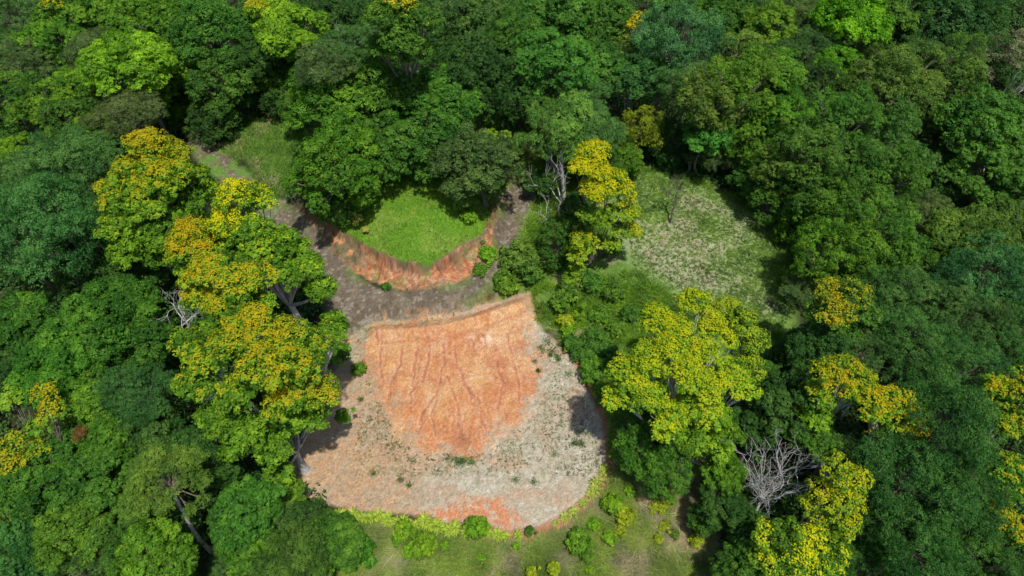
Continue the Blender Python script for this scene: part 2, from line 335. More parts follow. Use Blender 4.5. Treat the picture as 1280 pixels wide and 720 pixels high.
# ------------------------------------------------------------------ grasses (nobody could count them)
def scatter(n, box, cond):
    x = rng.uniform(box[0], box[1], n); y = rng.uniform(box[2], box[3], n); k = cond(x, y); return x[k], y[k]
def grass(name, label, pts, hgt, wd, color, lean=.4, tvar=.5, base=.45):
    x, y = pts; z = terrain(x, y); n = len(x)
    me = blades(name, np.stack([x, y, z - .02], 1), rng.uniform(.6, 1.3, n) * hgt, np.full(n, wd), base + (fbm(x / 1.3, y / 1.3, 77, 3) - .5) * 1.1 + rng.uniform(-.5, .5, n) * tvar, M_blade, lean)
    return stuff(link(name, me, None, color), label, 'grass')
grass('mound_grass', 'bright green grass on the flat top of the mound', scatter(110000, (-26, 2, 50, 85), lambda x, y: sdf(x, y, MOUND) < .1), .30, .022, (.20, .36, .018), .45, .9)
grass('hillside_grass', 'bright grass on the small slope left of the mound trees', scatter(60000, (-45, -18, 60, 92), lambda x, y: (sdf(x, y, UPG) < .6)), .45, .03, (.12, .26, .02))
grass('gap_grass', 'grass in the gap behind the mound trees', scatter(40000, (-8, 12, 55, 95), lambda x, y: (sdf(x, y, BACKG) < .6) & (sdf(x, y, ROAD) > .2)), .5, .03, (.09, .22, .02))
sl_cond = lambda x, y: (sdf(x, y, SLOPE) < .5) & (sdf(x, y, PAD) > .25) & (sdf(x, y, CLR) > -.5) & (sdf(x, y, ROAD) > .3) & (fbm(x / 2.4, y / 2.4, 33, 4) < .57)
a_, b_ = scatter(150000, (1, 32, 32, 72), sl_cond); keep = (sdf(a_, b_, PAD) > 1.2) | (b_ > 47)
grass('long_grass', 'long green grass on the slope between pad and clearing', (a_[keep], b_[keep]), .55, .03, (.15, .30, .02), .5)
a_, b_ = scatter(230000, (-20, 24, 14, 34), lambda x, y: sl_cond(x, y) & (sdf(x, y, PAD) > .9))
grass('rough_grass', 'rough mixed green and straw grass in front of the pad', (a_, b_), .40, .022, (.26, .35, .06), 1.1, .9)
a_, b_ = scatter(260000, (-20, 24, 14, 34), lambda x, y: (sdf(x, y, SLOPE) < .5) & (sdf(x, y, PAD) > 1.0) & ((fbm(x / 2.4, y / 2.4, 33, 4) > .52) | (fbm(x / 3.5, y / 3.5, 36, 4) > .54)))
grass('dry_grass', 'dry grey straw lying in front of the pad', (a_, b_), .38, .016, (.42, .37, .25), .9, .7)
def tufts(name, label, cx, cy, rad, per, hgt, wd, color, lean=.5):
    k = len(cx); r = np.repeat(rad, per); x = np.repeat(cx, per) + rng.normal(0, 1, k * per) * r * .45; y = np.repeat(cy, per) + rng.normal(0, 1, k * per) * r * .45
    return grass(name, label, (x, y), hgt, wd, color, lean, .5)
fcond = lambda x, y: (sdf(x, y, SLOPE) < .5) & (sdf(x, y, PAD) > 1.3)
cx, cy = scatter(8500, (-20, 26, 14, 35), lambda x, y: fcond(x, y) & (fbm(x / 2.4, y / 2.4, 33, 4) + rng.uniform(-.08, .08, len(x)) < .61))
tufts('grass_clumps', 'knee high green grass clumps in front of the pad', cx, cy, rng.uniform(.15, .45, len(cx)), 34, .42, .036, (.24, .38, .06), 1.2)
cx, cy = scatter(3600, (-20, 26, 14, 35), lambda x, y: fcond(x, y) & (fbm(x / 2.4, y / 2.4, 33, 4) + rng.uniform(-.1, .1, len(x)) > .55))
tufts('straw_clumps', 'bleached straw and dry stems in front of the pad', cx, cy, rng.uniform(.15, .45, len(cx)), 30, .40, .026, (.50, .47, .27), 1.5)
cx, cy = scatter(4200, (1, 32, 34, 72), lambda x, y: sl_cond(x, y) & (sdf(x, y, PAD) > 1.0))
tufts('slope_clumps', 'tall bright grass clumps on the slope right of the pad', cx, cy, rng.uniform(.2, .55, len(cx)), 34, .62, .04, (.19, .38, .03), 1.0)
cx, cy = scatter(34000, (14, 44, 44, 82), lambda x, y: (sdf(x, y, CLR) < -.2))
tk = rng.random(len(cx)) < .55 + .9 * sstep(.38, .60, fbm(cx / 6, cy / 6, 12, 4))
tufts('clearing_tufts', 'short green grass tufts over the pale right clearing', cx[tk], cy[tk], rng.uniform(.10, .26, tk.sum()), 13, .17, .034, (.18, .34, .04))
cx, cy = scatter(11000, (-15, 11, 29, 48), lambda x, y: (sdf(x, y, PAD) < -.4) & (sdf(x, y, FAN) > .7) & (fbm(x / 2.2, y / 2.2, 61, 4) + rng.uniform(-.2, .2, len(x)) > .49))
tufts('pad_weeds', 'tiny green weeds scattered on the pale gravel of the pad', cx, cy, rng.uniform(.05, .18, len(cx)), 13, .13, .020, (.10, .20, .04))
hx, hy = W(np.array([467, 451, 452, 512, 515, 500] ), np.array([592, 500, 455, 607, 576, 600]), 0)[0].T
wx, wy = W(np.array([569,577,590,560,747,722,727,693,645,667,668,673,710,683,676,690,698,700,688,705,696,573,583,718]), np.array([573,576,578,572,486,551,556,568,600,603,452,464,468,427,436,440,450,432,444,437,446,578,574,555]), 0)[0].T
tufts('pad_clumps', 'small dark green weed clumps growing along the pad', np.r_[hx, wx], np.r_[hy, wy], rng.uniform(.3, .7, len(hx) + len(wx)), 200, .20, .024, (.09, .21, .035))
cx, cy = scatter(1300, (-24, 4, 44, 62), lambda x, y: (sdf(x, y, MOUND) > .4) & (sdf(x, y, MOUND) < 3.2) & (fbm(x / 1.2, y / 1.2, 18, 4) + .14 * (x < -16) > .53) & (sdf(x,y,ROAD) > -.3))
tufts('bank_weeds', 'weeds and roots clinging to the red cut bank', cx, cy, rng.uniform(.1, .25, len(cx)), 8, .2, .016, (.17, .24, .06))
cx, cy = scatter(5000, (-22, 4, 42, 62), lambda x, y: (np.abs(sdf(x, y, ROAD)) < .45) & (sdf(x, y, MOUND) > 1) & (fbm(x / 1.4, y / 1.4, 65, 3) > .46))
tufts('verge_grass', 'thin grass along the verges of the dirt track', cx, cy, rng.uniform(.08, .2, len(cx)), 8, .2, .02, (.14, .21, .05))

# ------------------------------------------------------------------ crowns
def fib(n):
    i = np.arange(n) + .5; ph = np.arccos(1 - 2 * i / n); th = np.pi * (1 + 5 ** .5) * i
    return np.stack([np.cos(th) * np.sin(ph), np.sin(th) * np.sin(ph), np.cos(ph)], 1)
def rdir(n): return norm(rng.normal(size=(n, 3)))
STY = {  # n1 lobes, lobe r/R, n2 sublobes, sub r/lobe, vertical semi/R, lowest z dir, squash, leaf, leaves per tuft, tuft r
    'billow': dict(n1=20, r1=.31, n2=13, r2=.34, hv=.80, low=-.55, sq=.72, L=.27, lw=.6, per=9, tr=.27, dens=1.75),
    'dome':   dict(n1=26, r1=.26, n2=12, r2=.34, hv=.85, low=-.65, sq=.80, L=.25, lw=.62, per=9, tr=.27, dens=1.65),
    'feather':dict(n1=26, r1=.25, n2=12, r2=.36, hv=.62, low=-.35, sq=.55, L=.25, lw=.36, per=12, tr=.33, dens=1.5),
    'vine':   dict(n1=34, r1=.24, n2=11, r2=.36, hv=1.15, low=-.9, sq=1.25, L=.27, lw=.5, per=9, tr=.30, dens=1.5),
    'layer':  dict(n1=17, r1=.33, n2=12, r2=.36, hv=.65, low=-.5, sq=.40, L=.32, lw=.6, per=9, tr=.29, dens=1.8),
    'bush':   dict(n1=10, r1=.42, n2=8, r2=.45, hv=.75, low=-.3, sq=.8, L=.17, lw=.5, per=8, tr=.13, dens=1.3),
}
def sublobes(main, C, S, seed_scale=1.0):
    """main: (n,4) lobes x,y,z,r -> sub-lobes with the index of their lobe"""
    out, idx = [], []
    for i, (x, y, z, r) in enumerate(main):
        n2 = max(6, int(S['n2'] * (.8 + .4 * rng.random()))); d = norm(fib(int(n2 * 1.5)) + rng.normal(0, .28, (int(n2 * 1.5), 3)))
        oc = norm(np.array([[x, y, z + .4]]) - C)[0] + np.array([0, 0, .35])
        d = d[(d @ oc) > -.35]
        rr = r * S['r2'] * rng.uniform(.75, 1.3, len(d))
        p = np.array([x, y, z]) + d * np.array([1, 1, S['sq']]) * (r * rng.uniform(.62, 1.0, len(d)))[:, None]
        out.append(np.c_[p, rr]); idx += [i] * len(d)
    return np.concatenate(out), np.array(idx)
def crown_points(main, C, S, fill=1.0):
    sub, idx = sublobes(main, C, S)
    lr = rng.random(len(main)); srnd = rng.random(len(sub))
    nt = np.maximum(3, (S['dens'] * fill * 4 * np.pi * sub[:, 3] ** 2 * .62 / (np.pi * (S['tr']) ** 2)).astype(int))
    si = np.repeat(np.arange(len(sub)), nt); d = rdir(len(si)); d[:, 2] = np.where(d[:, 2] < -.25, -d[:, 2], d[:, 2])
    P = sub[si, :3] + d * np.array([1, 1, S['sq'] ** .5]) * (sub[si, 3] * rng.uniform(.8, 1.12, len(si)))[:, None]
    ok = np.ones(len(P), bool)
    for j in range(len(sub)):
        ok &= ~((((P - sub[j, :3]) / np.array([1, 1, S['sq'] ** .5])) ** 2).sum(1) < (sub[j, 3] * .70) ** 2)
    P, d, si = P[ok], d[ok], si[ok]
    per = S['per']; tr = rng.random(len(P)); ti = np.repeat(np.arange(len(P)), per)
    n0 = norm(d + np.array([0, 0, .55])); u = rdir(len(ti)); u = np.where((u * n0[ti]).sum(1, keepdims=True) < -.2, -u, u)
    Q = P[ti] + u * (S['tr'] * rng.uniform(.5, 1.1, len(ti)))[:, None] * np.array([1, 1, .7])
    N = norm(u * .55 + n0[ti] * .75 + rdir(len(ti)) * .38)
    lobe = lr[idx[si]]
    tint = .45 + (lobe[ti] - .5) * .5 + (srnd[si][ti] - .5) * .35 + (tr[ti] - .5) * .5 + (rng.random(len(ti)) - .5) * .4
    zn = (Q[:, 2] - Q[:, 2].min()) / (np.ptp(Q[:, 2]) + 1e-6)
    score = .45 * d[ti, 2] + .25 * u[:, 2] + .8 * zn + .55 * lobe[ti] + .45 * srnd[si][ti] + .5 * tr[ti]
    return Q, N, tint, score
def main_lobes(S, R):
    n = S['n1']; d = fib(int(n * 2.5 / (1 - S['low']))); d = d[d[:, 2] > S['low']]; d = norm(d + rng.normal(0, .20, d.shape))
    ax = rdir(4); am = rng.uniform(-.22, .26, 4)                              # a few directions bulge, a few fall short
    m = 1 + (np.clip(d @ ax.T, 0, 1) ** 2 * am).sum(1)
    r = R * S['r1'] * np.clip(np.exp(rng.normal(0, .30, len(d))), .5, 1.6); k = (R - r * .8) * m * rng.uniform(.60, 1.16, len(d))
    keep = rng.random(len(d)) > .07
    if S is STY['bush']: k = k * rng.uniform(.7, 1.45, len(k)); r = r * rng.uniform(.6, 1.1, len(r))
    p = d * k[:, None] * np.array([1, 1, S['hv']])
    return np.c_[p, r][keep]
def make_limbs(main, C, Z0, r0, mat, name='branches'):
    paths = []
    for x, y, z, r in main:
        a = np.array([C[0], C[1], Z0]) + rng.normal(0, .2, 3); b = np.array([x, y, z]); m = (a + b) / 2 + rng.normal(0, .35, 3); m[2] -= .3
        t = np.linspace(0, 1, 6)[:, None]; P = (1 - t) ** 2 * a + 2 * t * (1 - t) * m + t * t * b
        paths.append((P, np.linspace(r0, r0 * .25, 6)))
        for _ in range(3):
            q = P[3] ; e = b + rdir(1)[0] * r * .7; paths.append((np.linspace(q, e, 4) + rng.normal(0, .12, (4, 3)) * np.array([[0], [1], [1], [0]]), np.linspace(r0 * .35, r0 * .08, 4)))
    return tubes(name, paths, mat, 5)
PROTO = {}; NV = {'billow': 4, 'dome': 4, 'feather': 4, 'vine': 4, 'layer': 3, 'bush': 4}
def proto(style, v, bloom):
    key = (style, v, bloom)
    if key in PROTO: return PROTO[key]
    S = STY[style]; R = 1.0 if style == 'bush' else 6.0
    ml = main_lobes(S, R); C = np.array([0, 0, -R * .3]); Q, N, tint, sc = crown_points(ml, C, S)
    L = S['L'] * rng.uniform(.7, 1.25, len(Q)); dr = .5 if style in ('vine', 'feather') else .15
    if bloom > 0:
        k = sc > np.quantile(sc, 1 - bloom) + rng.normal(0, .3, len(sc))
        cm = leaves('crown', Q[~k], N[~k], L[~k], L[~k] * S['lw'], tint[~k], M_leaf, dr)
        bm = leaves('blossom', Q[k] + N[k] * .08, N[k], L[k] * .62, L[k] * .5, tint[k], M_bloom)
    else:
        cm = leaves('crown', Q, N, L, L * S['lw'], tint, M_leaf, dr); bm = None
    lm = make_limbs(ml, C, -R * S['hv'] * .55, R * .022, M_bark) if style != 'bush' else None
    PROTO[key] = (cm, bm, lm, R); return PROTO[key]

COL = dict(lime=(.20, .40, .018), bright=(.130, .300, .020), mid=(.084, .225, .023), dark=(.055, .155, .023), teal=(.088, .205, .040),
           grey=(.115, .195, .050), olive=(.130, .240, .032), pine=(.050, .135, .026), ylime=(.34, .45, .02), blue=(.092, .235, .052), gold=(.145, .315, .015), pale=(.17, .31, .05))
YEL, ORA, YG = (.38, .40, .014), (.39, .35, .014), (.30, .38, .014)
def trunk(parent, b, c, r, mat, bend=.6):
    b = np.array(b); c = np.array(c); t = np.linspace(0, 1, 9)[:, None]; P = b + (c - b) * t + np.sin(t * np.pi) * rng.normal(0, bend, (1, 3)) * np.array([1, 1, 0])
    rad = r * (1.25 - .7 * t[:, 0]); rad[0] *= 1.35
    return link('trunk', tubes('trunk', [(P, rad)], mat, 8), parent)
def tree(name, px, py, rp, hc, style, color, label, cat='tree', group=None, bloom=0, bc=None, base=None, bark=None, squash=1.0, wide=1.0):
    if 'mound' in label and 200 > py > 100 and 400 < px < 640: hc *= .62
    if base is None and style != 'bush' and hc > 3.5 and 'mound' not in label:
        for _k in range(12):                                                  # a rim tree stands outside the open ground
            z = -1.0 + hc; p, t = W(px, py, z); z = tz(p[0], p[1]) + hc; p, t = W(px, py, z); x_, y_ = p[:1], p[1:]
            if min(sdf(x_, y_, P)[0] for P in (PAD, CLR, ROAD, UPG)) > .8 + .4 * rp * t / F or hc < 3.0: break
            hc -= .6
    z = -2.0 + hc
    for _ in range(4):
        p, t = W(px, py, z); z = tz(p[0], p[1]) + hc
    p, t = W(px, py, z); R = rp * t / F * (1.0 if style == 'bush' else 1.10)
    if base is None: bx, by = p[0] + rng.normal(0, .4), p[1] + rng.normal(0, .4); bz = tz(bx, by)
    else: bx, by, bz, _ = on_ground(*base)
    root = bpy.data.objects.new(name, None); SC.collection.objects.link(root); root.location = (bx, by, bz - .15)
    tag(root, label, cat, group)
    cm, bm, lm, R0 = proto(style, int(rng.integers(NV[style])), bloom); s = R / R0
    off = (p[0] - bx, p[1] - by, z - bz + .15); sx = s * rng.uniform(.93, 1.08) * wide; sy = s * rng.uniform(.93, 1.08); szz = s * squash * rng.uniform(.92, 1.1)
    rot = rng.uniform(0, 6.28); c = np.array(COL[color] if isinstance(color, str) else (color[0] * 1.25, color[1] * 1.27, color[2] * .80)) * rng.uniform(.93, 1.07, 3)
    k = dict(loc=off, rot=rot, scale=(sx, sy, szz))
    link('crown', cm, root, c, **k)
    if bm: link('blossom', bm, root, bc or ORA, **k)
    if lm: link('branches', lm, root, None, **k); lm.materials[0] = lm.materials[0]
    if hc > 3: trunk(root, (0, 0, 0), (off[0], off[1], off[2] - s * R0 * STY[style]['hv'] * .3), max(.12, R * .055), bark or M_bark)
    return root
def lobe_tree(name, lobes, base, color, label, bloom, bc, style='billow', group=None, bark=None, rt=.45, bloomset=None):
    """a big tree traced lobe by lobe: (px,py,rpx,z above its base[,1 if flowering])"""
    bx, by, bz, _ = on_ground(*base); root = bpy.data.objects.new(name, None); SC.collection.objects.link(root); root.location = (bx, by, bz - .15)
    tag(root, label, 'tree', group); S = dict(STY[style]); ml, fl, zt = [], [], []
    for l in lobes:
        p, t = W(l[0], l[1], bz + l[3]); r = l[2] * t / F; ml.append((p[0] - bx, p[1] - by, l[3] + rng.uniform(-.7, .7), r * .91)); fl.append(l[4] if len(l) > 4 else 1)
    main = []; fm = []
    for (x, y, z, r), f_ in zip(ml, fl):                                    # each traced lobe is a few real lobes
        n = 1 if r < 1.3 else 7
        if n == 1: main.append((x, y, z, r)); fm.append(f_); continue
        d = norm(fib(12) + rng.normal(0, .2, (12, 3))); d = d[d[:, 2] > -.35][:n + 2]
        for q in d: main.append((x + q[0] * r * .55, y + q[1] * r * .55, z + q[2] * r * .45, r * rng.uniform(.42, .62))); fm.append(f_)
    main = np.array(main); fm = np.array(fm); C = np.array([main[:, 0].mean(), main[:, 1].mean(), main[:, 2].min() - 1.5])
    Q, N, tint, sc = crown_points(main, C, S)
    dd = ((Q[:, None, :] - main[None, :, :3]) ** 2).sum(2) if len(Q) * len(main) < 6e6 else None
    near = np.array([np.argmin(((main[:, :3] - q) ** 2).sum(1)) for q in Q]) if dd is None else dd.argmin(1)
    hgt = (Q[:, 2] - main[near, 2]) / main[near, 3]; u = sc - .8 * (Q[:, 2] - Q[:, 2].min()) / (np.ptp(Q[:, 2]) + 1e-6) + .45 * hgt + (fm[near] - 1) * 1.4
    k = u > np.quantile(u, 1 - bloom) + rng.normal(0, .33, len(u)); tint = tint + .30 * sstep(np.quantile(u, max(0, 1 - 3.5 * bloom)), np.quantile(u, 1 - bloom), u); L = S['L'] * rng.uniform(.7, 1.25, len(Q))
    link('crown', leaves('crown', Q[~k], N[~k], L[~k], L[~k] * S['lw'], tint[~k], M_leaf, .15), root, COL[color] if isinstance(color, str) else color)
    link('blossom', leaves('blossom', Q[k] + N[k] * .08, N[k], L[k] * .62, L[k] * .5, tint[k] + rng.normal(0, .15, k.sum()), M_bloom), root, bc)
    m0 = np.array(ml); zf = m0[:, 2].min() * .55; fork = np.array([m0[:, 0].mean() * .55, m0[:, 1].mean() * .55, zf])
    trunk(root, (0, 0, 0), fork + np.array([0, 0, .4]), rt, bark or M_pale, .25)
    paths = []
    for x, y, z, r in m0:
        t = np.linspace(0, 1, 7)[:, None]; mid = fork * .5 + np.array([x, y, z]) * .5 - np.array([0, 0, .8]) + rng.normal(0, .4, 3)
        P = (1 - t) ** 2 * fork + 2 * t * (1 - t) * mid + t * t * np.array([x, y, z]); paths.append((P, np.linspace(rt * (.3 if style == 'layer' else .5), rt * .10, 7)))
        for _ in range(2 if style == 'layer' else 5):
            e = np.array([x, y, z]) + rdir(1)[0] * r * .75; paths.append((np.linspace(P[4], e, 4), np.linspace(rt * .16, rt * .05, 4)))
    link('branches', tubes('branches', paths, bark or M_pale, 6), root)
    return root

G = 'golden flowering trees around the clearing'
lobe_tree('flowering_tree', [(352,418,34,17),(318,400,26,18.2),(300,428,34,18),(262,440,34,16.5,.7),(372,450,32,16),(335,460,36,17),(398,440,22,14.5),(396,485,28,13.5),(352,496,32,14,.85),(300,485,34,14.5,.7),(248,475,30,14,.6),(238,430,24,15,.7),(268,515,26,11.5,.2),(308,534,32,11,0),(364,520,26,11,.1),(392,520,24,10,0),(345,560,28,8,0),(300,560,22,8,0),(352,585,18,6,0),(415,405,22,14,.5)],
    (382,588), 'gold', 'huge golden flowering tree beside the pad, widest of all, pale trunk at its foot', .12, ORA, group=G, rt=.36)
lobe_tree('flowering_tree', [(262,345,30,17),(300,350,30,17.5),(330,348,22,16),(250,372,26,15.5),(285,378,30,16),(322,380,24,14.5,.6),(270,400,22,13,.2)],
    (345,505), 'gold', 'golden domed tree behind and touching the huge golden one', .18, ORA, group=G)
lobe_tree('flowering_tree', [(238,290,24,17),(230,312,24,16),(255,305,20,16),(235,328,20,14,.3)],
    (275,420), 'gold', 'small tree wholly orange gold on top, near bare grey twigs', .38, (.43,.35,.014), group=G)
lobe_tree('flowering_tree', [(300,250,30,17,.8),(280,272,26,16.5,.9),(328,256,24,15.5,.5),(312,290,30,15.5,.2),(345,300,28,14,.15),(372,312,24,12,0),(330,325,30,13.5,.1),(385,340,24,11,0),(360,345,26,11.5,0),(400,360,20,10,0),(290,318,20,13,.3)],
    (375,425), 'gold', 'leafy green tree with few yellow flowers overhanging the dirt track', .10, (.5,.5,.012), group=G)
lobe_tree('flowering_tree', [(188,188,28,19),(218,196,26,18),(165,212,28,18,.7),(205,225,34,18,.7),(238,218,24,16,.5),(145,240,28,16.5,.6),(185,255,34,16,.4),(228,250,28,15,.2),(258,238,18,14,.1),(150,280,30,14,.3),(190,292,34,13.5,.1),(165,315,28,11.5,0),(205,318,26,11,0),(238,275,20,12.5,0)],
    (235,400), 'gold', 'large round green tree with orange flowers only on its crest, upper left', .11, ORA, group=G, rt=.5)
lobe_tree('flowering_tree', [(822,402,24,15),(845,420,24,14.5),(868,385,24,14),(890,400,22,13.5),(812,448,26,15),(838,440,24,15.5),(875,440,24,14),(905,425,20,12.5,.8),(785,468,26,14),(858,470,28,15),(888,480,28,14.5),(915,460,22,13,.8),(775,498,22,12,.8),(810,500,28,13,.8),(845,512,26,12.5,.9),(832,532,26,11.5,.8),(875,508,26,12.5,.8),(925,490,18,12,.6),(868,545,22,9,0),(905,545,28,9,0),(895,515,20,11,.3),(900,580,18,5.5,0)],
    (858,600), (.18,.36,.016), 'great yellow flowering tree standing between pad and pale right clearing', .23, (.36,.41,.014), group=G)
lobe_tree('flowering_tree', [(925,405,24,13,.3),(945,420,20,12,.2),(940,450,20,11,.2),(910,385,18,13,.6),(935,472,16,9,0)],
    (930,540), (.14,.28,.018), 'yellow green tree with sparse flowers at the clearing edge behind the great yellow one', .20, YG, group=G)
lobe_tree('flowering_tree', [(742,192,20,15.5),(728,208,16,15),(748,212,18,14.5),(765,228,18,13),(745,236,20,13),(778,236,14,12.5),(785,250,14,11),(770,262,14,10,.1),(735,262,14,10.5,.2),(728,300,14,7,.7),(722,312,14,6,.5),(790,285,14,7,.5),(775,292,14,6.5,.3),(720,330,12,3.5,.1),(714,345,12,3,0),(788,268,12,9,.3),(750,280,16,8,.1),(738,305,14,6,.3),(765,300,12,6,.2)],
    (726,335), (.15,.29,.012), 'slim tiered tree topped in pure yellow beside the bare grey tree', .42, (.42,.43,.012), 'layer', group=G, rt=.22, bark=M_bark)
lobe_tree('flowering_tree', [(1045,592,22,15),(1068,600,18,14),(1035,612,20,14),(1060,618,20,14),(1015,632,14,12),(1025,645,12,11),(1075,628,14,12),(1055,652,20,11,.8),(1040,660,16,10,.6)],
    (958,700), (.15,.30,.015), 'yellow crowned tree just right of the big white dead tree', .32, (.38,.40,.012), group=G, rt=.3)
lobe_tree('flowering_tree', [(960,668,20,10,.5),(985,665,22,11,.4),(1000,690,26,10,.6),(965,695,22,9,.4),(1030,700,24,9,.4),(1015,672,18,10.5,.7),(990,712,26,8,.5),(1050,690,18,8.5,.2)],
    (935,745), (.14,.30,.018), 'low yellow green tree below the big white dead tree at the frame edge', .10, (.5,.52,.012), group=G, rt=.3)
lobe_tree('flowering_tree', [(1092,492,20,17),(1120,500,20,17),(1138,515,18,16),(1100,515,22,16),(1125,532,20,15),(1098,540,16,13.5),(1145,535,14,14)],
    (1075,640), 'gold', 'compact golden dome rising from the dark forest, three crowns right of the white dead tree', .32, (.40,.36,.014), group=G)
lobe_tree('flowering_tree', [(1035,465,18,16),(1060,458,18,16,.9),(1048,480,20,15.5),(1082,470,16,15,.8),(1025,490,18,14,.5),(1065,490,18,14,.4),(1018,520,22,11,0),(1010,505,16,12,0)],
    (1030,590), 'gold', 'golden spotted tree just left of and behind the compact golden dome', .17, ORA, group=G)
lobe_tree('flowering_tree', [(1040,362,22,15),(1065,372,22,15,.8),(1045,390,26,15),(1028,385,18,14,.8),(1078,398,22,13,.1),(1060,410,24,12.5,.1),(1035,415,20,12,.1)],
    (1020,490), (.08,.21,.02), 'dark green tree with a faint orange top beside the pale right clearing', .12, (.36,.33,.014), group=G)
lobe_tree('flowering_tree', [(1250,490,24,17,.7),(1275,505,22,17,.8),(1262,530,24,16,.6),(1285,480,20,17,.6)], (1200,610), 'gold', 'golden flecked tree cut by the right edge, upper one of two', .17, ORA, group=G)
lobe_tree('flowering_tree', [(1258,592,28,15,.2),(1280,600,26,15,.2),(1245,610,20,14,.7),(1255,640,22,14,.7),(1275,655,20,13.5,.8),(1290,625,24,14,.3)], (1180,730), (.09,.27,.02), 'bright green tree cut by the right edge, lower one of two, yellow below', .14, ORA, group=G)
lobe_tree('flowering_tree', [(58,492,16,15),(62,515,16,14.5),(40,560,14,14),(20,560,16,14),(25,580,14,13),(5,582,16,13.5),(20,505,20,13,.2),(45,535,18,12,.1)], (150,700), 'bright', 'sparse gold flecked tree against the left edge near rust red leaves', .28, ORA, group=G, rt=.22, bark=M_bark)
lobe_tree('flowering_tree', [(505,10,28,18,.9),(480,28,26,17,.3),(520,30,26,17,.3),(500,52,28,15.5,0),(535,20,20,16,.2),(478,62,22,13.5,0),(520,72,22,13,0)], (512,150), (.085,.22,.018), 'dense green tree with yellow crest at the top frame edge above the mound', .06, (.6,.5,.012), group=G, bark=M_bark)
lobe_tree('flowering_tree', [(322,12,18,16),(345,8,18,15.5,.4),(330,30,16,14,.1)], (332,125), 'lime', 'narrow orange tipped tree at the top edge beside the pale lime tree', .10, ORA, group=G, bark=M_bark)
lobe_tree('flowering_tree', [(795,35,12,15),(785,55,14,14,.4),(800,25,10,15,.8),(780,42,12,13,.1)], (780,170), (.11,.20,.02), 'thin yellow flecked crown among blue green crowns at the top', .14, (.5,.42,.012), group=G)
lobe_tree('flowering_tree', [(72,5,18,16,.9),(90,18,16,15,.2),(60,20,18,14.5,.2)], (140,150), 'bright', 'yellow tipped tree at the top left edge', .07, (.6,.5,.012), group=G)

